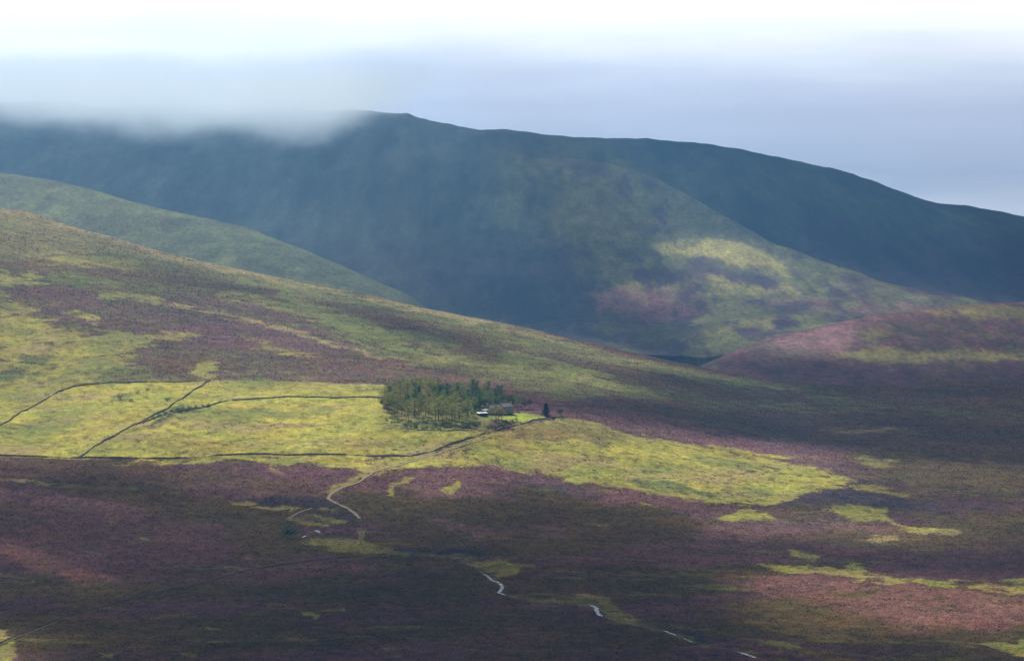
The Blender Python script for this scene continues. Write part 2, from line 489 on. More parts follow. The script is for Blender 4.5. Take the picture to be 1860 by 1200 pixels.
    ([(1650, 905), (1950, 905), (1950, 930), (1700, 925)], BLOOM * 0.95, 7, 0.7, 1.6, 0.3),
    ([(1330, 985), (1600, 1000), (1950, 1005), (1950, 1050), (1700, 1045), (1450, 1015)], PURPLE * 0.8, 10, 0.85, 1.6, 0.15),
    ([(1488, 926), (1520, 917), (1600, 922), (1614, 945), (1545, 946)], GRASS * 0.72, 3, 0.95, 0.8, 0.1),
    ([(1315, 943), (1350, 926), (1380, 935), (1407, 946), (1330, 948)], GRASS * 0.9, 3, 0.9, 0.8, 0.2),
    (strip([(1612, 945), (1640, 956), (1665, 962)], 5), GRASS * 0.8, 3, 0.85, 0.7, 0.2),
    ([(1652, 965), (1668, 958), (1742, 968), (1736, 974), (1690, 973)], GRASS, 3, 0.9, 0.7, 0.15),
    ([(1558, 981), (1600, 973), (1630, 975), (1624, 984)], TAN * 0.9, 3, 0.9, 0.7, 0.15),
    (strip([(1550, 880), (1600, 888), (1655, 896)], [5, 8, 5]), GRASS * 0.8, 3, 0.85, 0.8, 0.25),
    ([(1380, 1020), (1450, 1026), (1500, 1030), (1560, 1030), (1580, 1046), (1700, 1056), (1880, 1068), (1880, 1076), (1700, 1066), (1560, 1052), (1440, 1037)], GRASS * 0.9, 3, 0.9, 1.0, 0.25),
    ([(1426, 1000), (1484, 1009), (1480, 1020), (1442, 1010)], GRASS * 0.85, 3, 0.85, 0.8, 0.25),
    (strip([(1830, 1054), (1880, 1056)], 8), GRASS * 0.85, 3, 0.85, 0.8, 0.25),
    (strip([(1770, 1085), (1830, 1092)], 5), GRASS * 0.9, 3, 0.8, 0.8, 0.3),
    ([(1270, 1045), (1450, 1048), (1600, 1064), (1950, 1080), (1950, 1132), (1650, 1142), (1520, 1112), (1430, 1085)], BLOOMHI * 0.95, 9, 0.92, 1.5, 0.12),
    ([(1488, 1072), (1610, 1072), (1585, 1088), (1500, 1084)], OLIVE * 1.3, 5, 0.85, 1),
    ([(1290, 1092), (1450, 1087), (1560, 1122), (1700, 1152), (1500, 1162), (1380, 1122)], OLIVE * 1.8, 9, 0.8, 1.5, 0.2),
    ([(1785, 1166), (1860, 1160), (1950, 1165), (1950, 1190), (1850, 1188)], GRASS * 0.85, 3, 0.9, 0.8, 0.15),
    ([(-100, 968), (0, 975), (60, 996), (150, 1030), (210, 1052), (150, 1056), (60, 1030), (0, 1004), (-100, 995)], BLOOMHI, 9, 0.9, 1.2, 0.1),
    ([(-100, 882), (150, 895), (330, 917), (500, 938), (420, 946), (250, 926), (-100, 906)], BLOOM * 1.15, 6, 0.85, 1.0, 0.15),
    ([(-100, 905), (200, 925), (380, 955), (440, 990), (300, 1060), (100, 1050), (-100, 960)], PURPLE * 0.85, 12, 0.75, 1.8, 0.1),
    ([(0, 874), (150, 872), (300, 886), (420, 905), (540, 935), (540, 985), (440, 985), (380, 952), (250, 922), (100, 888), (0, 882)], OLIVE * 0.95, 6, 0.92, 1.0),
    ([(250, 1050), (600, 1010), (760, 1030), (500, 1060)], PURPLE * 0.8, 12, 0.7, 1.8, 0.2),
    ([(390, 1080), (560, 1060), (760, 1020), (860, 1060), (860, 1110), (560, 1110)], OLIVE * 0.85, 14, 0.85, 2, 0.1),
    ([(880, 1110), (1070, 1115), (1240, 1160), (1240, 1200), (900, 1180), (700, 1150)], OLIVE * 0.9, 14, 0.7, 2, 0.2),
    (strip([(-40, 876), (0, 876), (50, 878), (115, 883)], [5, 5, 4, 2]), TAN * 0.8, 2.5, 0.9, 0.5),
    (strip([(60, 880), (200, 884), (260, 890)], 4), GRASS * 0.5, 3, 0.6, 0.8, 0.4),
    ([(-100, 966), (0, 973), (60, 994), (150, 1030), (210, 1053), (150, 1058), (60, 1032), (0, 1006), (-100, 998)], BLOOMHI * 1.05, 9, 0.85, 1.0, 0.1),
    # banks of the stream
    ([(420, 902), (520, 900), (600, 905), (640, 925), (560, 928), (470, 916)], DARKH * 0.9, 5, 0.9, 1, 0.1),
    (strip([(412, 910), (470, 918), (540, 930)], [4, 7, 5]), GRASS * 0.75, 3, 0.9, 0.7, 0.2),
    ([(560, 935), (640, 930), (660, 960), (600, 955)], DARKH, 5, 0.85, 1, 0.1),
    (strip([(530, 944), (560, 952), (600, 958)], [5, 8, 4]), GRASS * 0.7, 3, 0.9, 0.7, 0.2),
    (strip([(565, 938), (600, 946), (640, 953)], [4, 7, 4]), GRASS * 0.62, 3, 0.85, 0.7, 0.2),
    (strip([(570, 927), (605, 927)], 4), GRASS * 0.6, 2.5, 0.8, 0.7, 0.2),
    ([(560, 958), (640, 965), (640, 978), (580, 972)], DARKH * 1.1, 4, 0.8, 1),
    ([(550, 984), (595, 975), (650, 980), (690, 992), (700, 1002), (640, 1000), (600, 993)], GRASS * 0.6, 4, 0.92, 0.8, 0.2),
    ([(652, 966), (660, 962), (664, 985), (652, 986)], GRASS * 0.75, 3, 0.9, 0.4),
    ([(700, 990), (860, 1000), (880, 1008), (780, 1008), (690, 998)], DARKH * 0.8, 4, 0.85, 1),
    (strip([(700, 1002), (780, 1008), (850, 1016)], 3), TAN * 0.55, 2, 0.7, 0.5, 0.3),
    ([(850, 1017), (900, 1022), (972, 1029), (925, 1040), (905, 1052), (885, 1040)], GRASS * 0.6, 4, 0.92, 0.9, 0.2),
    (strip([(940, 1028), (975, 1030)], 4), TAN * 0.6, 2, 0.8, 0.5, 0.2),
    ([(950, 1084), (1030, 1086), (1060, 1078), (1105, 1088), (1140, 1110), (1185, 1132), (1130, 1126), (1090, 1106), (1060, 1092)], GRASS * 0.55, 5, 0.9, 1, 0.3),
    ([(1060, 1090), (1090, 1095), (1100, 1108), (1075, 1100)], DARKH * 0.8, 3, 0.6, 0.7),
    (strip([(1140, 1120), (1180, 1125), (1200, 1128)], 5), TAN * 0.5, 3, 0.6, 0.8, 0.3),
    ([(1190, 1138), (1270, 1140), (1300, 1160), (1280, 1172), (1230, 1155)], DARKH, 4, 0.8, 1),
    (strip([(1230, 1134), (1265, 1140)], 5), GRASS * 0.6, 3, 0.7, 0.8, 0.3),
    ([(1360, 1163), (1440, 1170), (1475, 1187), (1400, 1180)], GRASS * 0.6, 4, 0.85, 1, 0.3),
    (strip([(1440, 1180), (1560, 1200)], 14), OLIVE * 2.0, 5, 0.8, 1, 0.3),
    ([(-60, 1150), (5, 1145), (14, 1160), (40, 1170), (30, 1210), (-60, 1215)], GRASS * 0.85, 4, 0.95, 0.8, 0.15),
    ([(510, 962), (525, 956), (548, 965), (540, 980), (515, 980)], RUSH * 0.6, 4, 0.8, 0.6),
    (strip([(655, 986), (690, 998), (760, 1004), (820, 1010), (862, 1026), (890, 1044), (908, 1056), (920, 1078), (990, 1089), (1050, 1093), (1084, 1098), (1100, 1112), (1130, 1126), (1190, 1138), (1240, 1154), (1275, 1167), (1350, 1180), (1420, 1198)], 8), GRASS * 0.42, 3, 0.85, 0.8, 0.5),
    # small tussocks of grass in the heather
    (strip([(545, 1116), (562, 1118), (578, 1124)], 8), GRASS * 0.8, 3, 0.9, 0.5, 0.1),
    (strip([(582, 1112), (630, 1110)], 3), GRASS * 0.6, 2, 0.7, 0.5, 0.3),
    (strip([(372, 1143), (402, 1146)], 4), GRASS * 0.6, 2.5, 0.8, 0.5, 0.2),
    (strip([(185, 1192), (205, 1194)], 6), GRASS * 0.75, 2.5, 0.85, 0.4, 0.1),
    (strip([(325, 1190), (355, 1193)], 4), GRASS * 0.7, 2.5, 0.8, 0.4, 0.2),
    (strip([(400, 1024), (432, 1028), (434, 1040)], 4), GRASS * 0.6, 2.5, 0.8, 0.5, 0.3),
    (strip([(250, 980), (270, 984)], 5), GRASS * 0.6, 2.5, 0.75, 0.4, 0.1),
    (strip([(202, 950), (214, 952)], 5), GRASS * 0.5, 2.5, 0.7, 0.4, 0.1),
    ([(700, 902), (704, 884), (733, 862), (745, 866), (716, 886), (709, 903)], GRASS * 0.9, 2.5, 0.95, 0.6, 0.1),
    ([(802, 891), (818, 882), (830, 868), (838, 873), (828, 892), (812, 897)], GRASS * 0.85, 2.5, 0.95, 0.6, 0.1),
    ([(598, 893), (612, 880), (650, 860), (690, 852), (640, 876), (610, 892)], GRASS * 0.9, 4, 0.7, 0.8, 0.3),
    (strip([(1160, 912), (1195, 922)], 3), GRASS * 0.8, 2, 0.8, 0.4),
    (strip([(490, 848), (512, 862)], 4), TAN * 0.7, 2, 0.7, 0.5),
    ([(780, 940), (830, 950), (885, 972), (860, 980), (800, 958)], BLOOM * 1.1, 7, 0.8, 1),
    ([(965, 955), (1010, 955), (1025, 970), (985, 972)], BLOOM, 7, 0.8, 1),
    ([(1190, 990), (1280, 985), (1330, 1010), (1250, 1035), (1180, 1020)], BLOOM * 0.9, 9, 0.7, 1.5, 0.3),
]


def cover0(u, p, x, y):
    n1 = streak(x, y, 46, 101, 2.2, 0.35, 5)
    n2 = fbm(x, y, 9, 131, 3)
    base = sstep(-0.45, 0.45, n1 + 0.35 * n2)[:, None]
    C = (OLIVE * 0.92) * (1 - base) + (PURPLE * 0.8) * base
    wu = 25 * fbm(x, y, 24, 201, 5, 0.7); wp = 9.5 * fbm(x, y, 20, 231, 5, 0.7)
    brk = fbm(x, y, 13, 261, 5, 0.66)
    gs = (sstep(0.62, 0.95, streak(x, y, 12, 151, 4.0, -0.15, 5)) * 0.6)[:, None]
    C = C * (1 - gs) + GRASS * 0.45 * gs
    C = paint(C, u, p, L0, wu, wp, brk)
    gs = (sstep(0.66, 0.95, streak(x, y, 9, 161, 4.0, -0.1, 5)) * 0.45 * sstep(700, 850, p))[:, None]
    C = C * (1 - gs) + GRASS * 0.5 * gs
    # dry and lush growth, tussocks
    m = fbm(x, y, 60, 301, 3); t = fbm(x, y, 5.5, 331, 3, 0.6)
    C = C * (1 + 0.18 * m + 0.24 * t + 0.20 * streak(x, y, 13, 341, 1.8, 0.2, 4))[:, None]
    C[:, 0] *= 1 + 0.10 * fbm(x, y, 30, 351, 3)
    g = np.clip(C[:, 1] - C[:, 2] * 1.7, 0, 1)
    gm = sstep(0.05, 0.13, g)
    tn = (gm * sstep(0.05, 0.65, streak(x, y, 17, 381, 2.0, 0.15, 5)) * 0.75)[:, None]
    C = C * (1 - tn) + TAN * 0.78 * tn
    gn = (gm * sstep(0.0, 0.6, fbm(x, y, 42, 391, 5, 0.62)) * 0.75)[:, None]
    C = C * (1 - gn) + GREEN * 1.25 * gn
    dark = sstep(0.30, 0.60, fbm(x, y, 4.2, 371, 3, 0.6)) * sstep(0.06, 0.16, g)
    C = C * (1 - 0.42 * dark)[:, None]
    return np.clip(C, 0.008, 0.6)


# ------------------------------------------------------------------ materials
def ground_mat(name, s1, s2, bump, dist, down=1.0):
    m = bpy.data.materials.new(name)
    m.use_nodes = True
    t = NT(m.node_tree)
    t.n.clear()
    a = t.new('ShaderNodeAttribute', attribute_name='cover').outputs[0]
    pos = t.new('ShaderNodeNewGeometry').outputs['Position']
    pos = t.mapping(pos, (1.0, down, 1.0))
    f1 = t.noise(pos, s1, 6.0, 0.74)
    f2 = t.noise(pos, s2, 4.0, 0.6)
    k = t.math('MULTIPLY', t.ramp(f1, 0.30, 0.70, 0.38, 1.65, False), t.ramp(f2, 0.3, 0.7, 0.78, 1.22, False))
    cmb = t.new('ShaderNodeCombineColor')
    for i in range(3):
        t.l.new(k, cmb.inputs[i])
    c = t.mix(1.0, a, cmb.outputs[0], 'MULTIPLY')
    b = t.new('ShaderNodeBsdfPrincipled')
    t.l.new(c, b.inputs['Base Color'])
    b.inputs['Roughness'].default_value = 0.95
    b.inputs['Specular IOR Level'].default_value = 0.08
    bm = t.new('ShaderNodeBump')
    bm.inputs['Strength'].default_value = bump
    bm.inputs['Distance'].default_value = dist
    t.l.new(f1, bm.inputs['Height'])
    t.l.new(bm.outputs[0], b.inputs['Normal'])
    o = t.new('ShaderNodeOutputMaterial')
    t.l.new(b.outputs[0], o.inputs[0])
    return m


def simple_mat(name, col, rough=0.9, var=0.3, scale=2.0, spec=0.2, metal=0.0, bump=0.0):
    m = bpy.data.materials.new(name)
    m.use_nodes = True
    t = NT(m.node_tree)
    t.n.clear()
    pos = t.new('ShaderNodeNewGeometry').outputs['Position']
    f = t.noise(pos, scale, 5.0, 0.65)
    k = t.ramp(f, 0.25, 0.75, 1 - var, 1 + var, False)
    cmb = t.new('ShaderNodeCombineColor')
    for i in range(3):
        t.l.new(k, cmb.inputs[i])
    c = t.mix(1.0, (*col, 1), cmb.outputs[0], 'MULTIPLY')
    b = t.new('ShaderNodeBsdfPrincipled')
    t.l.new(c, b.inputs['Base Color'])
    b.inputs['Roughness'].default_value = rough
    b.inputs['Specular IOR Level'].default_value = spec
    b.inputs['Metallic'].default_value = metal
    if bump:
        bm = t.new('ShaderNodeBump')
        bm.inputs['Strength'].default_value = bump
        bm.inputs['Distance'].default_value = 0.1
        t.l.new(f, bm.inputs['Height'])
        t.l.new(bm.outputs[0], b.inputs['Normal'])
    o = t.new('ShaderNodeOutputMaterial')
    t.l.new(b.outputs[0], o.inputs[0])
    return m


def leaf_mat(name, col, var=0.65):
    m = bpy.data.materials.new(name)
    m.use_nodes = True
    t = NT(m.node_tree)
    t.n.clear()
    pos = t.new('ShaderNodeNewGeometry').outputs['Position']
    oi = t.new('ShaderNodeObjectInfo').outputs['Random']
    f = t.noise(pos, 0.9, 3.0, 0.6)
    k = t.math('MULTIPLY', t.ramp(f, 0.3, 0.7, 1 - var, 1 + var, False), t.ramp(oi, 0, 1, 0.75, 1.3, False))
    cmb = t.new('ShaderNodeCombineColor')
    for i in range(3):
        t.l.new(k, cmb.inputs[i])
    c = t.mix(1.0, (*col, 1), cmb.outputs[0], 'MULTIPLY')
    d = t.new('ShaderNodeBsdfDiffuse')
    t.l.new(c, d.inputs[0])
    tr = t.new('ShaderNodeBsdfTranslucent')
    t.l.new(c, tr.inputs[0])
    mx = t.new('ShaderNodeMixShader')
    mx.inputs[0].default_value = 0.35
    t.l.new(d.outputs[0], mx.inputs[1]); t.l.new(tr.outputs[0], mx.inputs[2])
    o = t.new('ShaderNodeOutputMaterial')
    t.l.new(mx.outputs[0], o.inputs[0])
    return m


def volume_mat(name, col, dens, aniso):
    m = bpy.data.materials.new(name)
    m.use_nodes = True
    t = NT(m.node_tree)
    t.n.clear()
    v = t.new('ShaderNodeVolumePrincipled')
    v.inputs['Color'].default_value = (*col, 1)
    v.inputs['Density'].default_value = dens
    v.inputs['Anisotropy'].default_value = aniso
    o = t.new('ShaderNodeOutputMaterial')
    t.l.new(v.outputs[0], o.inputs['Volume'])
    return m


M_NEAR = ground_mat('moor_cover', 0.85, 0.16, 0.9, 0.55)
M_FAR = ground_mat('hill_cover', 0.22, 0.05, 0.7, 1.2, 0.3)

# ------------------------------------------------------------------ ground sheet
HS = []                                        # samples for the coarse height raster


def build_ground():
    pc = crest0(U)
    P = pc[None, :] + SG[:, None] * (P_BOT - pc)[None, :]
    UU = np.broadcast_to(U[None, :], P.shape)
    a, b = ray(UU, P)
    Y = (Z0 - ZC) / b
    X = a * Y
    Z = Z0.copy()
    # behind the crest
    nb = 16
    rows = []
    sl = (Z[0] - ZC) / Y[0]
    for k in range(nb, 0, -1):
        d = 700.0 * (k / nb) ** 1.7
        yy = Y[0] + d
        rows.append((a[0] * yy, yy, Z[0] + sl * d - 0.13 * d * d / (d + 90)))
    XB = np.array([r[0] for r in rows]); YB = np.array([r[1] for r in rows]); ZB = np.array([r[2] for r in rows])
    # the hill the camera stands on
    nn = 36
    rows = []
    for k in range(1, nn + 1):
        t = 1 - (k / nn) * 0.998
        yy = Y[-1] * t
        g = 1 - (1 - t) ** 1.7
        rows.append((a[-1] * yy, yy, 193.2 + (Z[-1] - 193.2) * g))
    XN = np.array([r[0] for r in rows]); YN = np.array([r[1] for r in rows]); ZN = np.array([r[2] for r in rows])
    X, Y, Z = np.concatenate([XB, X, XN]), np.concatenate([YB, Y, YN]), np.concatenate([ZB, Z, ZN])
    PP = np.concatenate([np.repeat(P[:1], nb, 0), P, np.repeat(P[-1:], nn, 0)])
    UA = np.broadcast_to(U[None, :], PP.shape)
    Z = Z + relief_near(X, Y)
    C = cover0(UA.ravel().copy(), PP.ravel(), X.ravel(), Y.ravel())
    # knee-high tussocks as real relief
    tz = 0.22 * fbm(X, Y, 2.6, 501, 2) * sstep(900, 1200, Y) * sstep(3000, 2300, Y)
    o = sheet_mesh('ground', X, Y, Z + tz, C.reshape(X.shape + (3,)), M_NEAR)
    o['kind'] = 'structure'
    o['label'] = 'heather moor and bright grass fields sloping down from the long hill'
    HS.append((X, Y, Z))


build_ground()


# ------------------------------------------------------------------ farther hills
def far_sheet(name, us, crest, rcf, pf, rf, colour, label, nrow=260, back=900.0, rel=1.0, rfun=None, drop=0.10):
    us = np.asarray(us, float)
    pc = crest(us)
    t = np.linspace(0, 1, nrow)
    P = pc[None, :] + t[:, None] * (pf(us) - pc)[None, :]
    UU = np.broadcast_to(us[None, :], P.shape)
    if rfun is None:
        rc, rr = rcf(us)[None, :], rf(us)[None, :]
        Y = rc - (rc - rr) * (0.62 * t[:, None] + 0.38 * np.sqrt(t[:, None]))
    else:
        Y = rfun(UU, P)
    X, Y, Z = world(UU, P, Y)
    nb = 16
    a, _ = ray(us, pc)
    sl = (Z[0] - ZC) / Y[0]
    rows = []
    for k in range(nb, 0, -1):
        d = back * (k / nb) ** 1.8
        rows.append((a * (Y[0] + d), Y[0] + d, Z[0] + sl * d - drop * d * d / (d + 120)))
    X = np.concatenate([np.array([r[0] for r in rows]), X])
    Z = np.concatenate([np.array([r[2] for r in rows]), Z])
    Y = np.concatenate([np.array([r[1] for r in rows]), Y])
    PP = np.concatenate([np.repeat(P[:1], nb, 0), P])
    UA = np.broadcast_to(us[None, :], PP.shape)
    Z = Z + rel * relief_far(X, Y)
    C = colour(UA.ravel().copy(), PP.ravel(), X.ravel(), Y.ravel())
    o = sheet_mesh(name, X, Y, Z, C.reshape(X.shape + (3,)), M_FAR)
    o['kind'] = 'structure'
    o['label'] = label
    HS.append((X, Y, Z))
    return o


def itp(xs, ys):
    return lambda u: np.interp(u, xs, ys)


def noise_set(x, y):
    y = y * 0.17
    return 16 * fbm(x, y, 44, 601, 5, 0.66), 8 * fbm(x, y, 40, 631, 5, 0.66), fbm(x, y, 26, 661, 5, 0.6)


U2 = np.concatenate([np.arange(-900, -60, 60.0), np.arange(-60, 1925, 2.5), np.arange(1930, 2790, 60.0)])

# big mountain across the back
c4 = itp([-900, -300, 0, 300, 500, 640, 700, 740, 770, 800, 830, 870, 930, 1000, 1100, 1180, 1260, 1300, 1345, 1400, 1450, 1520, 1600, 1660, 1700, 1780, 1860, 2100, 2800],
         [186, 190, 193, 197, 200, 205, 206, 207, 213, 224, 233, 239, 243, 248, 254, 253.5, 259, 262, 267, 283, 296, 312, 334, 352, 362, 375, 387, 430, 520])
r4c = itp([-900, 0, 740, 1300, 1860, 2800], [5200, 5600, 5500, 5450, 5150, 4700])


def r4(u, p):
    pc = c4(u)
    t = np.clip((p - pc) / (660.0 - pc), 0, 1.0)
    rc = r4c(u) - 1.5 * np.clip(p - 660.0, 0, 100)
    return rc - (rc - 3080.0) * (0.62 * t + 0.38 * np.sqrt(t))


L4 = [
    ([(-300, 60), (700, 150), (900, 240), (1250, 258), (1250, 420), (900, 460), (600, 440), (-300, 300)], np.array((0.055, 0.070, 0.045)), 60, 0.8, 2),
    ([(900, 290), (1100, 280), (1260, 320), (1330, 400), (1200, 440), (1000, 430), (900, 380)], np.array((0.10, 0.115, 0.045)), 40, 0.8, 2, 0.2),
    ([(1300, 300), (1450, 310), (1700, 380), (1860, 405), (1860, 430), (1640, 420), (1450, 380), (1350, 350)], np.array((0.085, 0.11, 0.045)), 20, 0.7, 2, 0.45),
    ([(1360, 400), (1480, 390), (1640, 425), (1950, 440), (1950, 570), (1600, 510), (1430, 440)], np.array((0.06, 0.036, 0.06)), 16, 0.85, 2, 0.1),
    ([(640, 460), (760, 440), (1000, 470), (1080, 520), (1050, 600), (760, 570), (640, 520)], np.array((0.045, 0.038, 0.045)), 25, 0.85, 2, 0.1),
    ([(1380, 425), (1410, 412), (1450, 424), (1466, 440), (1430, 440)], np.array((0.12, 0.12, 0.11)), 5, 0.5, 1.5, 0.5),
    ([(650, 480), (700, 470), (800, 540), (820, 570), (760, 560)], np.array((0.075, 0.09, 0.04)), 8, 0.55, 2, 0.5),
]


def cover4(u, p, x, y):
    wu, wp, brk = noise_set(x, y)
    base = sstep(-0.5, 0.5, fbm(x, y * 0.12, 90, 681, 5, 0.6))[:, None]
    C = np.array((0.060, 0.075, 0.042)) * base + np.array((0.052, 0.050, 0.042)) * (1 - base)
    C = paint(C, u, p, L4, wu * 1.5, wp * 1.5, brk)
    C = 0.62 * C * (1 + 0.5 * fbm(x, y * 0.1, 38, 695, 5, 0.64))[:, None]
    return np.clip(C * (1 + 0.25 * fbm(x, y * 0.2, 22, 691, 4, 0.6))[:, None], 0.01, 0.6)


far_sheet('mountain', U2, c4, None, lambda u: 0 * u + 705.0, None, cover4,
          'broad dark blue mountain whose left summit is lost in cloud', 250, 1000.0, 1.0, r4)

# spur that comes forward on the right
c3 = itp([700, 900, 1000, 1100, 1200, 1260, 1330, 1400, 1450, 1500, 1560, 1600, 1700, 1780, 1860, 2100, 2790],
         [330, 290, 290, 305, 335, 363, 395, 426, 443, 460, 480, 494, 519, 536, 549, 580, 640])
b3 = itp(np.arange(700, 2800, 20), 330.0 * sstep(1170, 1640, np.arange(700, 2800, 20)))
k3 = itp(np.arange(700, 2800, 20), sstep(860, 1480, np.arange(700, 2800, 20)))


def r3(u, p):
    t = np.clip((p - c3(u)) / 220.0, 0, 1.2)
    return r4(u, p) - 1.0 - b3(u) - k3(u) * (150.0 * t * t * (1.8 - t))


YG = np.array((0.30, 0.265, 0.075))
L3 = [
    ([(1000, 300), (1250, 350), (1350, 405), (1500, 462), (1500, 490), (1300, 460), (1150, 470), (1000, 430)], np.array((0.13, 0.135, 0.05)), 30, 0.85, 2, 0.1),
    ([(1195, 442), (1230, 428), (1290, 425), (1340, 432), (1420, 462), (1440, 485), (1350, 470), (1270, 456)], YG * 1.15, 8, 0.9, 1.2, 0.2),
    ([(900, 470), (1080, 500), (1100, 600), (900, 600)], np.array((0.045, 0.036, 0.042)), 30, 0.85, 2),
    ([(1150, 480), (1280, 468), (1400, 485), (1440, 510), (1300, 515), (1180, 512)], np.array((0.075, 0.05, 0.065)), 12, 0.85, 1.6, 0.3),
    ([(1070, 528), (1120, 510), (1220, 515), (1300, 540), (1200, 558), (1090, 548)], PURPLE * 1.3, 8, 0.85, 1.6, 0.3),
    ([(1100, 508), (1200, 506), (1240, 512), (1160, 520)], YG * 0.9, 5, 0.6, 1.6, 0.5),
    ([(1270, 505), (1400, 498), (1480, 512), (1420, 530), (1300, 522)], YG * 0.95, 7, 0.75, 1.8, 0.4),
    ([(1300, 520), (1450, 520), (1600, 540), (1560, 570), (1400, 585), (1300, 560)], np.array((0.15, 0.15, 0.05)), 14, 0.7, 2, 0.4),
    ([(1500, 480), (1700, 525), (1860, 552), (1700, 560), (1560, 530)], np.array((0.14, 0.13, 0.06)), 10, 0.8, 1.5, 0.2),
    ([(1400, 540), (1600, 540), (1760, 550), (1700, 562), (1500, 560)], PURPLE * 1.25, 7, 0.7, 1.5, 0.3),
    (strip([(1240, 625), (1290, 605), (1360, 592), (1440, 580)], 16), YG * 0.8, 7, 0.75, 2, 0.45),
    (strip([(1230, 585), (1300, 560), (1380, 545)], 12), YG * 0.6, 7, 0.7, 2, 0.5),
    ([(1400, 555), (1480, 545), (1500, 556), (1440, 575)], DARKH, 6, 0.85, 1.6, 0.2),
    ([(1140, 590), (1260, 560), (1300, 590), (1240, 640), (1150, 640)], np.array((0.06, 0.05, 0.05)), 14, 0.6, 2, 0.2),
    (strip([(960, 575), (1060, 590), (1160, 605), (1260, 630), (1340, 640)], 6), np.array((0.12, 0.13, 0.05)), 6, 0.6, 2, 0.4),
]


def cover3(u, p, x, y):
    wu, wp, brk = noise_set(x, y)
    base = sstep(-0.35, 0.35, brk)[:, None]
    C = np.array((0.135, 0.14, 0.05)) * base + np.array((0.075, 0.052, 0.06)) * (1 - base)
    C = paint(C, u, p, L3, wu * 1.3, wp * 1.3, brk)
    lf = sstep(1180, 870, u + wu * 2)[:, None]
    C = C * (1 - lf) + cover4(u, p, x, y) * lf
    return np.clip(C * (1 + 0.3 * fbm(x, y * 0.2, 16, 791, 4, 0.6))[:, None], 0.01, 0.6)


U3 = U2[U2 >= 840]
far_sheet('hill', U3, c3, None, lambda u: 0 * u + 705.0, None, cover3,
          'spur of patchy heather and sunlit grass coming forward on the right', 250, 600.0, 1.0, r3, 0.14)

# smooth hill behind the left crest
c1 = itp([-900, -200, 0, 100, 150, 200, 250, 330, 400, 450, 500, 560, 600, 650, 700, 730, 760, 830],
         [210, 285, 310, 323, 335, 350, 368, 388, 401, 412, 430, 452, 470, 492, 514, 528, 548, 600])
r1c = itp([-900, 0, 400, 830], [4100, 3900, 3600, 3250])
L1 = [
    ([(-200, 320), (100, 330), (300, 390), (300, 430), (100, 390), (-200, 370)], np.array((0.13, 0.13, 0.055)), 20, 0.5, 2, 0.3),
    ([(400, 430), (560, 470), (700, 520), (640, 520), (480, 480)], np.array((0.08, 0.10, 0.045)), 14, 0.5, 2, 0.2),
]


def cover1(u, p, x, y):
    wu, wp, brk = noise_set(x, y)
    base = sstep(-0.5, 0.5, streak(x, y, 70, 881, 3.0, 0.5, 5))[:, None]
    C = np.array((0.125, 0.145, 0.055)) * base + np.array((0.095, 0.105, 0.05)) * (1 - base)
    C = paint(C, u, p, L1, wu, wp, brk)
    return np.clip(C * (1 + 0.2 * fbm(x, y * 0.25, 22, 891, 4, 0.6))[:, None], 0.01, 0.6)


far_sheet('hill', U2[U2 <= 830], c1, r1c, lambda u: c1(u) + 190.0, lambda u: r1c(u) - 750.0, cover1,
          'smooth grassy green hill behind the sunlit crest on the left', 160, 700.0, 0.5)

# low swell of heather on the right
c2 = itp([1150, 1200, 1250, 1330, 1400, 1450, 1500, 1560, 1620, 1700, 1780, 1860, 2100, 2790],
         [712, 700, 676, 640, 614, 602, 591, 579, 570, 560, 553, 548, 544, 540])
r2c = itp([1150, 1400, 1860, 2790], [2480, 2760, 2980, 3050])
L2 = [
    (strip([(1330, 645), (1400, 620), (1500, 597), (1600, 577), (1700, 566), (1860, 553)], [8, 12, 16, 14, 10, 10]), PURPLE * 1.35, 8, 0.75, 1.2, 0.4),
    ([(1380, 630), (1440, 606), (1530, 592), (1560, 610), (1530, 640), (1440, 640)], np.array((0.19, 0.105, 0.105)), 12, 0.8, 1.5, 0.1),
    ([(1680, 560), (1800, 552), (1900, 552), (1900, 575), (1800, 575), (1720, 570)], YG * 0.7, 6, 0.75, 1.5, 0.4),
    ([(1500, 645), (1560, 632), (1640, 630), (1700, 640), (1950, 640), (1950, 656), (1760, 658), (1600, 658)], YG * 0.8, 6, 0.85, 1.5, 0.25),
    (strip([(1600, 600), (1700, 596), (1800, 606)], 6), YG * 0.5, 5, 0.5, 1.5, 0.5),
    (strip([(1700, 680), (1740, 672), (1760, 668)], 9), YG * 0.6, 5, 0.7, 1.5, 0.4),
    ([(1300, 660), (1450, 645), (1600, 662), (1950, 660), (1950, 720), (1300, 720)], PURPLE * 0.75, 12, 0.7, 2.0, 0.4),
    (strip([(1830, 690), (1860, 678)], 4), BLOOM, 3, 0.7, 1),
]


def cover2(u, p, x, y):
    wu, wp, brk = noise_set(x, y)
    base = sstep(-0.5, 0.5, brk)[:, None]
    C = PURPLE * 0.95 * base + np.array((0.095, 0.068, 0.050)) * (1 - base)
    gs = (sstep(0.35, 0.75, fbm(x, y * 0.4, 40, 971, 5, 0.62)) * 0.6)[:, None]
    C = C * (1 - gs) + YG * 0.55 * gs
    C = paint(C, u, p, L2, wu * 0.8, wp * 0.8, brk)
    return np.clip(C * (1 + 0.3 * fbm(x, y * 0.25, 13, 991, 4, 0.6))[:, None], 0.01, 0.6)


far_sheet('hill', U2[U2 >= 1150], c2, r2c, lambda u: np.maximum(c2(u) + 20, 716.0 + 0 * u), lambda u: np.minimum(r2c(u) - 30, 2330.0 + 0 * u), cover2,
          'low swell of pink and purple heather on the far right', 150, 500.0, 0.15)


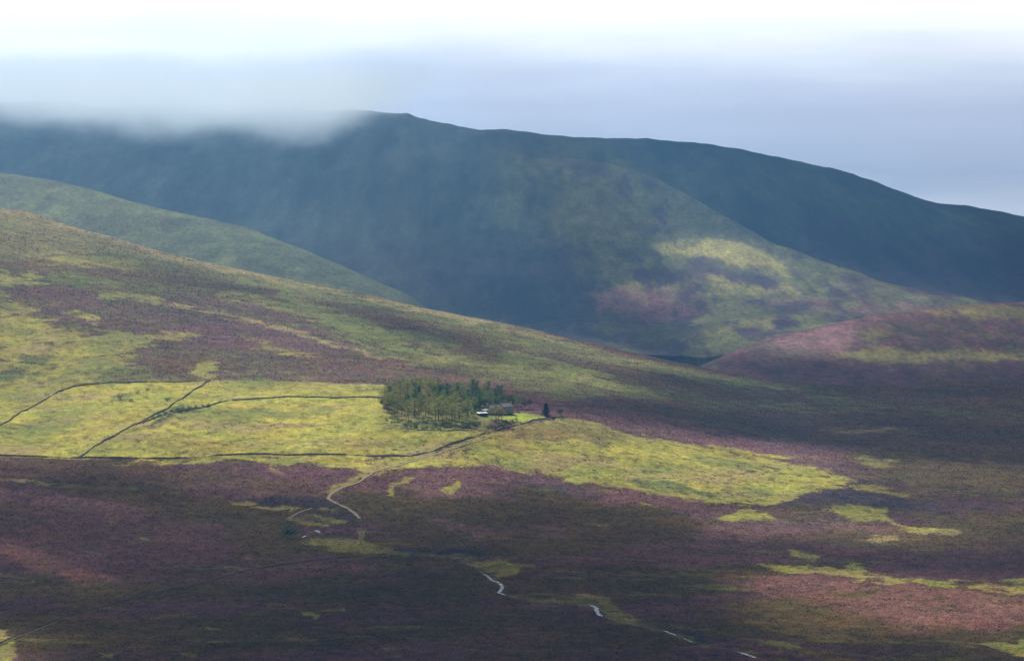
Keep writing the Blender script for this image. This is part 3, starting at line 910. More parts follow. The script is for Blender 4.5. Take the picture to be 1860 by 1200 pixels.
def build_sides():
    """the moor to either side of the view and behind it"""
    for sg in (-1, 1):
        ys = np.concatenate([np.linspace(-380, 1100, 30), np.linspace(1160, 6500, 60)])
        ts = np.linspace(0, 1, 24)
        inner = np.maximum(0.352 * ys, 0.0)
        X = sg * (inner[:, None] + (2560 - inner[:, None]) * ts[None, :])
        Y = np.repeat(ys[:, None], 24, 1)
        R = np.hypot(X, np.maximum(Y, -400))
        t = 1 - np.clip(R / 1150.0, 0, 1)
        Z = 190 + (-48 - 190) * (1 - t ** 1.7) - 3
        Z = np.where(R > 1150, -51 + 12 * fbm(X, Y, 600, 1501, 3), Z)
        if sg < 0:
            Z = Z + 120 * sstep(1700, 3000, Y) * sstep(2600, 1500, np.abs(X) - 0.0 * Y)
        if sg > 0:
            X, Y, Z = X[:, ::-1], Y[:, ::-1], Z[:, ::-1]
        X, Y, Z = X[::-1, ::-1], Y[::-1, ::-1], Z[::-1, ::-1]
        b = sstep(-0.4, 0.4, fbm(X, Y, 90, 1521, 4))[..., None]
        C = OLIVE * b + PURPLE * (1 - b)
        o = sheet_mesh('ground', X, Y, Z, C, M_NEAR)
        if sum(p.normal.z for p in list(o.data.polygons)[:50]) < 0:
            o.data.flip_normals()
        o['kind'] = 'structure'
        o['label'] = 'dark heather moor off to the side of the view'


build_sides()


# ------------------------------------------------------------------ coarse height raster of everything built so far
GX0, GX1, GY0, GY1, GD = -1900.0, 1900.0, 0.0, 6600.0, 25.0
nx, ny = int((GX1 - GX0) / GD), int((GY1 - GY0) / GD)
HR = np.full((ny, nx), -1e9)
for X, Y, Z in HS:
    i = ((Y - GY0) / GD).astype(int).ravel(); j = ((X - GX0) / GD).astype(int).ravel(); zz = Z.ravel()
    ok = (i >= 0) & (i < ny) & (j >= 0) & (j < nx)
    np.maximum.at(HR, (i[ok], j[ok]), zz[ok])
for _ in range(60):
    bad = HR < -1e8
    if not bad.any():
        break
    p_ = np.pad(HR, 1, mode='edge')
    nb_ = np.maximum.reduce([p_[:-2, 1:-1], p_[2:, 1:-1], p_[1:-1, :-2], p_[1:-1, 2:]])
    HR = np.where(bad, nb_, HR)
HR[HR < -1e8] = -60.0


def hraster(x, y):
    i = np.clip(((y - GY0) / GD).astype(int), 0, ny - 1)
    j = np.clip(((x - GX0) / GD).astype(int), 0, nx - 1)
    return HR[i, j]


# ------------------------------------------------------------------ clouds out of view, their thickness shaped to cast the shade mapped below
# each line: where the sunshine (1) or shade (0) of a cloud gap falls on the hills
LIGHT = [
    
    ([(700, 190), (1900, 200), (1900, 620), (700, 620)], 0.22, 40),
    ([(900, 290), (1150, 270), (1300, 370), (1340, 420), (1180, 440), (1000, 430)], 0.34, 60),
    ([(1300, 310), (1500, 330), (1700, 380), (1500, 380)], 0.25, 25),
    ([(1190, 445), (1230, 424), (1330, 425), (1420, 455), (1560, 490), (1700, 525), (1860, 555), (1500, 575), (1300, 560), (1220, 480)], 0.68, 24),
    ([(1230, 560), (1420, 560), (1480, 590), (1380, 640), (1260, 640)], 0.5, 24),
    ([(1195, 440), (1235, 426), (1330, 428), (1430, 468), (1400, 480), (1270, 462)], 0.78, 20),
    ([(1060, 530), (1120, 505), (1240, 510), (1400, 540), (1300, 560), (1100, 550)], 0.55, 14),
    ([(1300, 600), (1500, 560), (1860, 545), (1860, 600), (1560, 630), (1380, 650)], 0.60, 16),
    ([(1370, 630), (1460, 600), (1540, 590), (1550, 630), (1440, 645)], 0.95, 12),
    ([(1560, 590), (1900, 575), (1900, 620), (1600, 625)], 0.45, 18),
    ([(1490, 648), (1560, 630), (1900, 635), (1900, 660), (1600, 664)], 0.55, 14),
    ([(820, -400), (1150, -400), (1120, 260), (1000, 400), (860, 500)], 0.5, 110),
    ([(-600, -400), (980, -400), (860, 260), (800, 400), (760, 548), (400, 520), (-600, 380)], 1.0, 170),
    ([(-300, 372), (0, 380), (300, 458), (700, 540), (1000, 605), (1200, 650), (1100, 720), (900, 705), (400, 690), (-300, 800)], 0.78, 12),
    ([(-300, 372), (0, 380), (300, 458), (600, 520), (600, 532), (250, 470), (-300, 400)], 1.0, 8),
    ([(150, 440), (420, 500), (650, 560), (560, 560), (330, 510), (150, 470)], 0.50, 12),
    ([(600, 545), (800, 590), (1000, 640), (1200, 680), (1100, 690), (900, 650), (700, 600)], 0.45, 14),
    ([(1000, 650), (1100, 675), (1180, 708), (1060, 700), (940, 665)], 0.75, 10),
    ([(1000, 605), (1200, 650), (1420, 692), (1380, 700), (1180, 660), (1000, 616)], 0.85, 8),
    ([(1150, 690), (1500, 680), (1950, 665), (1950, 830), (1700, 822), (1450, 790), (1250, 755), (1120, 730)], 0.19, 34),
    ([(1180, 720), (1400, 728), (1500, 742), (1300, 742)], 0.22, 10),
    ([(1000, 740), (1200, 765), (1450, 800), (1590, 835), (1590, 870), (1300, 820), (1000, 790)], 0.85, 14),
    ([(-300, 690), (400, 690), (700, 695), (1030, 755), (1150, 785), (1450, 838), (1580, 872), (1430, 918), (1200, 898), (900, 848), (700, 862), (300, 845), (-300, 832)], 1.0, 10),
    ([(1550, 830), (1900, 840), (1900, 900), (1600, 885)], 0.50, 18),
    ([(-300, 838), (200, 840), (250, 870), (-300, 872)], 0.40, 14),
    ([(250, 845), (640, 852), (640, 890), (480, 905), (280, 880)], 0.62, 16),
    ([(700, 858), (900, 845), (1100, 885), (1350, 925), (1200, 930), (1050, 900), (950, 880), (850, 905), (680, 905)], 0.65, 14),
    ([(600, 880), (680, 870), (660, 960), (600, 920)], 0.6, 14),
    ([(1180, 905), (1500, 900), (1900, 900), (1900, 990), (1300, 980)], 0.50, 22),
    ([(1300, 925), (1480, 915), (1750, 960), (1640, 985), (1320, 955)], 0.75, 16),
    ([(1360, 1012), (1600, 1030), (1900, 1060), (1900, 1140), (1640, 1145), (1480, 1105), (1250, 1050)], 0.70, 18),
    ([(1280, 1085), (1450, 1090), (1560, 1125), (1400, 1125)], 0.40, 14),
    ([(1770, 1155), (1900, 1150), (1900, 1195), (1790, 1190)], 0.6, 14),
    ([(-300, 960), (0, 972), (80, 1000), (220, 1050), (150, 1062), (0, 1014), (-300, 1012)], 1.0, 10),
    ([(-300, 880), (200, 895), (520, 940), (420, 950), (-300, 910)], 0.42, 14),
    ([(-300, 920), (350, 950), (420, 1000), (250, 1060), (-300, 1000)], 0.26, 25),
    ([(-300, 1140), (20, 1140), (50, 1165), (40, 1220), (-300, 1220)], 0.8, 10),
]
ZD = 640.0
SIG = 0.022
DGX = np.arange(-2000, 1500, 16.0)
DGY = np.arange(300, 7000, 16.0)


def shell_faces(idx, hf):
    """top and bottom triangles of a closed cloud; where it thins to nothing both sides share their points"""
    n = len(hf)
    a, b, c, d = idx[:-1, :-1].ravel(), idx[:-1, 1:].ravel(), idx[1:, 1:].ravel(), idx[1:, :-1].ravel()
    tri = np.concatenate([np.stack([a, b, c], 1), np.stack([a, c, d], 1)])
    tri = tri[(hf[tri] > 0).any(1)]
    return tri, np.where(hf[tri] > 0, tri + n, tri)[:, ::-1]


def build_shade_clouds():
    QX, QY = np.meshgrid(DGX, DGY)
    hz = np.zeros_like(QX)
    for _ in range(12):
        k = (ZD - hz) / LS[2]
        px_, py_ = QX - k * LS[0], QY - k * LS[1]
        hz = 0.5 * hz + 0.5 * hraster(px_, py_)
    hz = blur(blur(hz, 2, 0), 2, 1)
    k = (ZD - hz) / LS[2]
    px_, py_ = QX - k * LS[0], QY - k * LS[1]
    uu, pp = project(px_, np.maximum(py_, 50), hz)
    u, p = uu.ravel(), pp.ravel()
    # wander the edges
    u = u + 14 * fbm(px_.ravel(), py_.ravel(), 150, 1201, 3)
    p = p + 5 * fbm(px_.ravel(), py_.ravel(), 150, 1231, 3)
    T = 0.17 + 0.12 * fbm(px_.ravel(), py_.ravel(), 260, 1261, 3)
    for poly, val, soft in LIGHT:
        m = sstep(-soft, soft, poly_sd(u, p, poly))
        T = T * (1 - m) + val * m
    T = T * (1 + 0.14 * fbm(px_.ravel(), py_.ravel(), 110, 1291, 3) * sstep(0.97, 0.6, T))
    T = np.clip(T, 0.05, 1.0).reshape(QX.shape)
    T = blur(blur(T, 1, 0), 1, 1)
    H = -np.log(T) / SIG * LS[2]
    H = np.maximum(H - 4.0, 0.0)
    H[0, :] = 0; H[-1, :] = 0; H[:, 0] = 0; H[:, -1] = 0
    nr, nc = H.shape
    pz = 14 * fbm(QX, QY, 300, 1301, 3)
    top = np.stack([QX, QY, ZD + pz + 0.6 * H], -1).reshape(-1, 3)
    bot = np.stack([QX, QY, ZD + pz - 0.4 * H], -1).reshape(-1, 3)
    hf = H.ravel()
    ids = np.arange(nr * nc)
    idx = ids.reshape(nr, nc)
    qt, qb = shell_faces(idx, hf)
    me = bpy.data.meshes.new('shade_clouds')
    me.from_pydata(np.concatenate([top, bot]).tolist(), [], np.concatenate([qt, qb]).tolist())
    me.materials.append(volume_mat('shade_cloud_vapour', (0.42, 0.42, 0.44), SIG, 0.3))
    o = bpy.data.objects.new('shade_clouds', me)
    S.collection.objects.link(o)
    o['kind'] = 'stuff'
    o['label'] = 'unseen broken grey cloud high over the moor, shaped to cast its shade'
    o['category'] = 'shade_clouds'


build_shade_clouds()


def build_cap():
    """cloud lying on the left summit: vapour that thickens upward from a ragged base"""
    x0, x1, y0, y1, za, zb = -1950, 420, 4250, 6500, 60, 420
    v = [(x, y, z) for z in (za, zb) for y in (y0, y1) for x in (x0, x1)]
    f = [(0, 2, 3, 1), (4, 5, 7, 6), (0, 1, 5, 4), (2, 6, 7, 3), (0, 4, 6, 2), (1, 3, 7, 5)]
    me = bpy.data.meshes.new('mist')
    me.from_pydata(v, [], f)
    m = bpy.data.materials.new('mist_vapour')
    m.use_nodes = True
    t = NT(m.node_tree)
    t.n.clear()
    pos = t.new('ShaderNodeNewGeometry').outputs['Position']
    sp = t.new('ShaderNodeSeparateXYZ')
    t.l.new(pos, sp.inputs[0])
    nz = t.noise(t.mapping(pos, (1 / 150, 1 / 340, 1 / 110)), 1.0, 4.0, 0.6)
    x, y, z = sp.outputs
    # base of the cloud: lowest over the middle of the ridge, lifting clear of it to the right
    base = t.math('ADD', t.ramp(x, -330, -90, 128, 215), t.ramp(x, -1000, -520, 24, 0))
    zz = t.math('ADD', t.math('SUBTRACT', z, base), t.math('MULTIPLY', t.math('SUBTRACT', nz, 0.5), 150.0))
    zz = t.math('SUBTRACT', zz, t.math('MULTIPLY', t.math('SUBTRACT', y, 4950.0), 0.02))
    zt = t.math('ADD', z, t.math('MULTIPLY', t.math('SUBTRACT', nz, 0.5), 110.0))
    top = t.ramp(zt, 300, 175)
    d = t.math('MULTIPLY', t.ramp(zz, -8, 85), t.math('MULTIPLY', top, top))
    d = t.math('MULTIPLY', d, t.ramp(x, 160, -420))
    d = t.math('MULTIPLY', d, t.math('MULTIPLY', t.ramp(y, 4260, 4800), t.ramp(y, 6200, 5350)))
    vn = t.new('ShaderNodeVolumePrincipled')
    vn.inputs['Color'].default_value = (0.83, 0.925, 1.0, 1)
    t.l.new(t.math('MULTIPLY', d, 0.0052), vn.inputs['Density'])
    vn.inputs['Anisotropy'].default_value = 0.4
    o = t.new('ShaderNodeOutputMaterial')
    t.l.new(vn.outputs[0], o.inputs['Volume'])
    me.materials.append(m)
    o = bpy.data.objects.new('mist', me)
    S.collection.objects.link(o)
    o['kind'] = 'stuff'
    o['label'] = 'white cloud lying on the summit of the mountain'
    o['category'] = 'cloud'


build_cap()


def build_haze():
    x0, x1, y0, y1, za, zb = -2600, 2600, -400, 6900, -420, 560
    v = [(x, y, z) for z in (za, zb) for y in (y0, y1) for x in (x0, x1)]
    f = [(0, 2, 3, 1), (4, 5, 7, 6), (0, 1, 5, 4), (2, 6, 7, 3), (0, 4, 6, 2), (1, 3, 7, 5)]
    me = bpy.data.meshes.new('haze')
    me.from_pydata(v, [], f)
    me.materials.append(volume_mat('haze_air', (0.17, 0.50, 1.0), 1.18e-4, 0.12))
    o = bpy.data.objects.new('haze', me)
    S.collection.objects.link(o)
    o['kind'] = 'stuff'
    o['label'] = 'blue haze in the air over the moor'
    o['category'] = 'haze'


build_haze()


# ================================================================== things
RNG = random.Random(7)
M_STONE = simple_mat('dry_stone', (0.32, 0.275, 0.20), 0.95, 0.55, 2.2, 0.1, bump=0.8)
M_HOUSE = simple_mat('house_stone', (0.36, 0.355, 0.36), 0.95, 0.40, 1.6, 0.1, bump=0.5)
M_SLATE = simple_mat('slate', (0.26, 0.25, 0.25), 0.55, 0.22, 1.3, 0.35)
M_SLATE2 = simple_mat('pale_slate', (0.36, 0.35, 0.34), 0.5, 0.2, 1.3, 0.4)
M_SHEET = simple_mat('white_roof_sheet', (0.80, 0.82, 0.84), 0.35, 0.05, 0.6, 0.5)
M_WHITE = simple_mat('white_paint', (0.74, 0.76, 0.78), 0.5, 0.05, 1.0)
M_PANE = simple_mat('window_glass', (0.03, 0.035, 0.04), 0.08, 0.1, 1.0, 0.5)
M_WOOD = simple_mat('dark_timber', (0.06, 0.05, 0.045), 0.9, 0.3, 3.0)
M_PALEWOOD = simple_mat('weathered_timber', (0.40, 0.38, 0.34), 0.9, 0.25, 3.0)
M_BARK = simple_mat('bark', (0.105, 0.085, 0.065), 0.95, 0.35, 2.0)
M_LARCH = leaf_mat('larch_needles', (0.28, 0.30, 0.095))
M_LARCH2 = leaf_mat('larch_needles_brown', (0.29, 0.27, 0.11))
M_SPRUCE = leaf_mat('spruce_needles', (0.125, 0.205, 0.095))
M_SPRUCE3 = leaf_mat('grey_spruce_needles', (0.14, 0.20, 0.11))
M_SPRUCE2 = leaf_mat('dark_spruce_needles', (0.026, 0.048, 0.034))
M_BROAD = leaf_mat('broad_leaves', (0.14, 0.21, 0.065))
M_BUSH = leaf_mat('bush_leaves', (0.075, 0.095, 0.038))
M_UNDER = leaf_mat('undergrowth_leaves', (0.15, 0.19, 0.06))
M_TRACK = simple_mat('track_gravel', (0.30, 0.255, 0.165), 0.95, 0.3, 0.7, 0.1)
M_DRYG = simple_mat('dry_grass', (0.16, 0.14, 0.065), 0.95, 0.4, 0.8, 0.1)
M_PATH = simple_mat('trodden_peat', (0.045, 0.033, 0.028), 0.95, 0.4, 0.6, 0.1)


def link(name, me, mat=None, parent=None):
    if mat is not None:
        me.materials.append(mat)
    o = bpy.data.objects.new(name, me)
    S.collection.objects.link(o)
    if parent is not None:
        o.parent = parent
    return o


def mesh(name, v, f, smooth=False):
    me = bpy.data.meshes.new(name)
    me.from_pydata([tuple(map(float, q)) for q in v], [], f)
    if smooth:
        me.polygons.foreach_set('use_smooth', [True] * len(me.polygons))
    return me


def empty(name, loc, rz, label, cat, group=None):
    o = bpy.data.objects.new(name, None)
    o.empty_display_size = 0.5
    S.collection.objects.link(o)
    o.location = loc
    o.rotation_euler = (0, 0, rz)
    tag(o, label, cat, group)
    return o


def tag(o, label, cat, group=None):
    o['label'] = label
    o['category'] = cat
    if group:
        o['group'] = group


class MB:
    def __init__(s):
        s.v, s.f = [], []

    def box(s, x0, x1, y0, y1, z0, z1):
        b = len(s.v)
        s.v += [(x, y, z) for z in (z0, z1) for y in (y0, y1) for x in (x0, x1)]
        s.f += [tuple(b + k for k in q) for q in ((0, 2, 3, 1), (4, 5, 7, 6), (0, 1, 5, 4), (2, 6, 7, 3), (0, 4, 6, 2), (1, 3, 7, 5))]

    def poly(s, pts, flip=False):
        b = len(s.v)
        s.v += pts
        q = tuple(range(b, b + len(pts)))
        s.f.append(q[::-1] if flip else q)

    def tube(s, pts, rads, n=6):
        b = len(s.v)
        for (x, y, z), r in zip(pts, rads):
            for k in range(n):
                a = 2 * math.pi * k / n
                s.v.append((x + r * math.cos(a), y + r * math.sin(a), z))
        for i in range(len(pts) - 1):
            for k in range(n):
                s.f.append((b + i * n + k, b + i * n + (k + 1) % n, b + (i + 1) * n + (k + 1) % n, b + (i + 1) * n + k))
        s.f.append(tuple(b + (len(pts) - 1) * n + k for k in range(n)))

    def build(s, name, mat, parent=None, smooth=False):
        return link(name, mesh(name, s.v, s.f, smooth), mat, parent)


# ------------------------------------------------------------------ dry stone walls
def resample(P, step):
    d = np.concatenate([[0], np.cumsum(np.linalg.norm(np.diff(P[:, :2], axis=0), axis=1))])
    n = max(2, int(d[-1] / step))
    t = np.linspace(0, d[-1], n)
    return np.stack([np.interp(t, d, P[:, 0]), np.interp(t, d, P[:, 1])], 1)


def ground_line(px, step, wob=0.0, seed=0):
    px = np.array(px, float)
    d = np.concatenate([[0], np.cumsum(np.hypot(np.diff(px[:, 0]), np.diff(px[:, 1])))])
    t = np.linspace(0, d[-1], max(3, int(d[-1] / 3)))
    P = at(np.interp(t, d, px[:, 0]), np.interp(t, d, px[:, 1]))
    for _ in range(2):
        P[1:-1] = (P[:-2] + 2 * P[1:-1] + P[2:]) / 4
    xy = resample(P, step)
    if wob:
        tt = np.gradient(xy, axis=0)
        nn = np.stack([-tt[:, 1], tt[:, 0]], 1); nn /= np.linalg.norm(nn, axis=1)[:, None]
        xy = xy + nn * (wob * fbm(np.arange(len(xy)) * step, np.zeros(len(xy)), 14, seed, 3))[:, None]
    return xy


def stone_wall(px, label, h=1.35, wd=0.75, seed=0, broken=0.15, gap=None):
    h, wd = h * 0.54, wd * 0.75
    xy = ground_line(px, 0.8, 0.9, seed)
    z = z_at_xy(xy[:, 0], xy[:, 1])
    t = np.gradient(xy, axis=0)
    n = np.stack([-t[:, 1], t[:, 0]], 1); n /= np.linalg.norm(n, axis=1)[:, None]
    r = np.random.RandomState(seed)
    m = len(xy)
    lo = fbm(np.arange(m) * 0.8, np.zeros(m), 16, seed + 50, 3)
    hh = h * (1 + 0.32 * lo + 0.30 * (r.rand(m) - 0.5))
    hh = np.where(lo < -0.75 + broken, hh * (0.35 + 0.4 * r.rand(m)), hh)
    c = xy.mean(0); zc = float(z.mean())
    v, f = [], []
    prof = [(-0.62, -0.45), (-0.55, 0.35), (-0.42, 0.8), (-0.33, 0.97), (0.0, 1.04), (0.33, 0.97), (0.42, 0.8), (0.55, 0.35), (0.62, -0.45)]
    k = len(prof)
    for i in range(m):
        for (a, b) in prof:
            jx, jz = 0.13 * (r.rand() - 0.5), 0.16 * (r.rand() - 0.5)
            q = xy[i] + n[i] * (a * wd + jx)
            zz = z[i] + (b * hh[i] if b > 0 else b) + (jz if b > 0 else 0)
            v.append((q[0] - c[0], q[1] - c[1], zz - zc))
    for i in range(m - 1):
        for j in range(k - 1):
            f.append((i * k + j, (i + 1) * k + j, (i + 1) * k + j + 1, i * k + j + 1))
    f.append(tuple(range(k))[::-1]); f.append(tuple((m - 1) * k + j for j in range(k)))
    o = link('stone_wall', mesh('stone_wall', v, f), M_STONE)
    o.location = (c[0], c[1], zc)
    tag(o, label, 'stone wall', 'dry stone walls round the fields')
    return o


stone_wall([(-60, 803), (0, 770), (40, 746), (72, 727), (100, 712), (130, 701), (160, 697), (195, 695), (260, 692.5), (320, 692), (383, 690)],
           'upper wall curving over the top of the leftmost field, below the heather', 1.35, 0.8, 1, 0.25)
stone_wall([(383, 690), (362, 701), (342, 712), (325, 726), (300, 744), (262, 766), (250, 772), (222, 786), (180, 808), (158, 820), (142, 829)],
           'slanting wall between the two fields on the left', 1.5, 0.9, 2, 0.1)
stone_wall([(258, 770), (290, 757), (330, 746), (365, 740), (395, 732), (425, 726), (460, 723), (500, 721.5), (540, 722.5), (600, 724), (650, 724), (697, 724.5)],
           'wall running level from the dark scrub to the left edge of the wood', 1.45, 0.85, 3, 0.1)
stone_wall([(-60, 826), (0, 828), (70, 828), (142, 829.5), (240, 831), (330, 830), (400, 826.5), (480, 825), (600, 826.5), (680, 828), (750, 827)],
           'long lower wall along the foot of the bright fields above the heather', 1.5, 0.85, 4, 0.15)
stone_wall([(750, 827), (770, 821), (795, 814), (830, 802), (860, 793), (884, 786.5)],
           'short wall climbing from the long lower wall to below the wood', 1.5, 0.9, 5, 0.08)
stone_wall([(900, 783), (920, 777), (940, 771), (960, 765), (985, 759.5), (1005, 756.5), (1022, 755)],
           'garden wall in front of the lawn, ending by the round bush', 1.5, 0.85, 6, 0.05)
stone_wall([(700, 766), (730, 774), (770, 780), (800, 782.5), (850, 783)],
           'low tumbled wall under the front edge of the wood', 0.9, 0.9, 7, 0.45)


# ------------------------------------------------------------------ track, path, stream
CLEAR = []


def ribbon(name, px, wid, lift, mat, label, wob=0.6, seed=0, step=1.5, edge=0.35):
    CLEAR.append(strip(px, 7 if name != 'stream' else 6))
    xy = ground_line(px, step, wob, seed)
    m = len(xy)
    t = np.gradient(xy, axis=0)
    n = np.stack([-t[:, 1], t[:, 0]], 1); n /= np.linalg.norm(n, axis=1)[:, None]
    if callable(wid):
        u, p = project(xy[:, 0], xy[:, 1], z_at_xy(xy[:, 0], xy[:, 1]))
        wv = wid(u, p)
    else:
        wv = np.full(m, wid)
    r = np.random.RandomState(seed)
    v, f = [], []
    offs = [-0.5, -0.2, 0.2, 0.5]
    cols = []
    for a in offs:
        q = xy + n * (wv * a * (1 + (edge * (r.rand(m) - 0.5) * 2 if abs(a) == 0.5 else 0)))[:, None]
        cols.append(np.concatenate([q, (z_at_xy(q[:, 0], q[:, 1]) + lift)[:, None]], 1))
    k = len(offs)
    V = np.stack(cols, 1).reshape(-1, 3)
    c = V.mean(0)
    for i in range(m - 1):
        for j in range(k - 1):
            f.append((i * k + j, i * k + j + 1, (i + 1) * k + j + 1, (i + 1) * k + j))
    me = mesh(name, V - c, f)
    o = link(name, me, mat)
    nz = sum(pp.normal.z for pp in me.polygons)
    if nz < 0:
        me.flip_normals()
    o.location = c
    o['kind'] = 'structure'
    o['label'] = label
    return o


ribbon('track', [(895, 792), (870, 800), (820, 815), (780, 826), (745, 837), (712, 848), (690, 855), (668, 867), (645, 879), (622, 887), (604, 895), (597, 902), (602, 910), (618, 918), (636, 926), (647, 934), (652, 943)],
       lambda u, p: np.interp(p, [790, 830, 860, 895, 945], [0.8, 1.1, 1.5, 2.0, 1.8]), 0.25, M_TRACK, 'pale track winding from the house down to the stream', 0.9, 11, 1.0, 0.55)
ribbon('track', [(655, 966), (657, 974), (655, 984)], 1.5, 0.25, M_DRYG, 'short grassy piece of track leading down to the stream', 0.3, 12, 1.0, 0.4)
ribbon('path', [(-40, 1190), (5, 1170), (40, 1152), (70, 1137), (110, 1120), (150, 1108), (200, 1095), (250, 1083), (300, 1070), (350, 1060), (400, 1047), (450, 1032), (500, 1022), (560, 1014), (620, 1008), (700, 1003)],
       1.5, 0.24, M_PATH, 'dark trodden path across the heather at lower left', 0.9, 13, 1.2, 0.5)
ribbon('path', [(-40, 1193), (5, 1173), (45, 1153), (85, 1136), (105, 1127)], 1.2, 0.28, M_DRYG, 'pale stony start of the path at the lower left corner', 0.6, 14, 1.0, 0.6)
ribbon('path', [(525, 945), (535, 938), (548, 931), (566, 925)], 1.4, 0.26, M_TRACK, 'thin pale path looping beside the stream', 0.3, 15, 0.8, 0.5)

M_WATER = bpy.data.materials.new('running_water')
M_WATER.use_nodes = True
_t = NT(M_WATER.node_tree)
_t.n.clear()
_pos = _t.new('ShaderNodeNewGeometry').outputs['Position']
_f = _t.noise(_pos, 0.9, 4.0, 0.7)
_c = _t.mix(_t.ramp(_f, 0.40, 0.60), (0.10, 0.11, 0.12, 1), (0.85, 0.87, 0.9, 1))
_b = _t.new('ShaderNodeBsdfPrincipled')
_t.l.new(_c, _b.inputs['Base Color'])
_b.inputs['Roughness'].default_value = 0.18
_bm = _t.new('ShaderNodeBump')
_bm.inputs['Strength'].default_value = 0.5
_bm.inputs['Distance'].default_value = 0.15
_t.l.new(_f, _bm.inputs['Height'])
_t.l.new(_bm.outputs[0], _b.inputs['Normal'])
_o = _t.new('ShaderNodeOutputMaterial')
_t.l.new(_b.outputs[0], _o.inputs[0])


def water_w(u, p):
    w_ = np.full(u.shape, 0.10)
    for (cx, hw, wd) in [(552, 2.5, 1.6), (576, 3.5, 2.2), (889, 9, 1.2), (907, 8, 1.7), (1083, 9, 2.0), (1217, 9, 0.9), (1252, 7, 0.6), (1358, 12, 1.8)]:
        w_ = np.maximum(w_, wd * (1 - sstep(hw * 0.8, hw * 1.5, np.abs(u - cx))))
    return w_


ribbon('stream', [(548, 976), (553, 974), (560, 970), (570, 966), (574, 963), (579, 967), (590, 976), (640, 986), (690, 998), (760, 1005), (820, 1012), (862, 1030), (876, 1043), (888, 1048), (893, 1053),
                  (906, 1058), (914, 1064), (910, 1070), (903, 1074), (930, 1082), (990, 1092), (1050, 1096), (1074, 1098), (1084, 1102), (1083, 1108), (1088, 1117), (1130, 1128), (1190, 1142), (1208, 1146),
                  (1222, 1152), (1240, 1158), (1252, 1164), (1275, 1170), (1320, 1178), (1350, 1184), (1366, 1189), (1420, 1205)],
       water_w, 0.32, M_WATER, 'white water of a small stream glinting between heather banks', 0.25, 16, 0.7, 0.5)


# ------------------------------------------------------------------ the house and its shed
def gable_house(root, x0, x1, hw, eav, rid, roofmat, walls, over=0.25):
    """walls: MB to add to; returns roof MB (slabs with thickness)"""
    for y, fl in ((-hw, False), (hw, True)):
        walls.poly([(x0, y, -1.2), (x1, y, -1.2), (x1, y, eav), (x0, y, eav)], fl)
    for x, fl in ((x0, True), (x1, False)):
        walls.poly([(x, -hw, -1.2), (x, hw, -1.2), (x, hw, eav), (x, 0, rid), (x, -hw, eav)], fl)
    r = MB()
    e = over
    sl = (rid - eav) / hw
    th = 0.16
    for sg in (-1, 1):
        a, b_ = sg * (hw + e), 0.0
        za, zb = eav - sl * e + 0.03, rid + 0.03
        xs = (x0 - 0.2, x1 + 0.2)
        b = len(r.v)
        r.v += [(xs[0], a, za), (xs[1], a, za), (xs[1], b_, zb), (xs[0], b_, zb)]
        r.v += [(q[0], q[1], q[2] + th) for q in r.v[b:b + 4]]
        r.f += [tuple(b + k for k in q) for q in ((0, 3, 2, 1), (4, 5, 6, 7), (0, 1, 5, 4), (2, 3, 7, 6), (1, 2, 6, 5), (3, 0, 4, 7))]
    return r


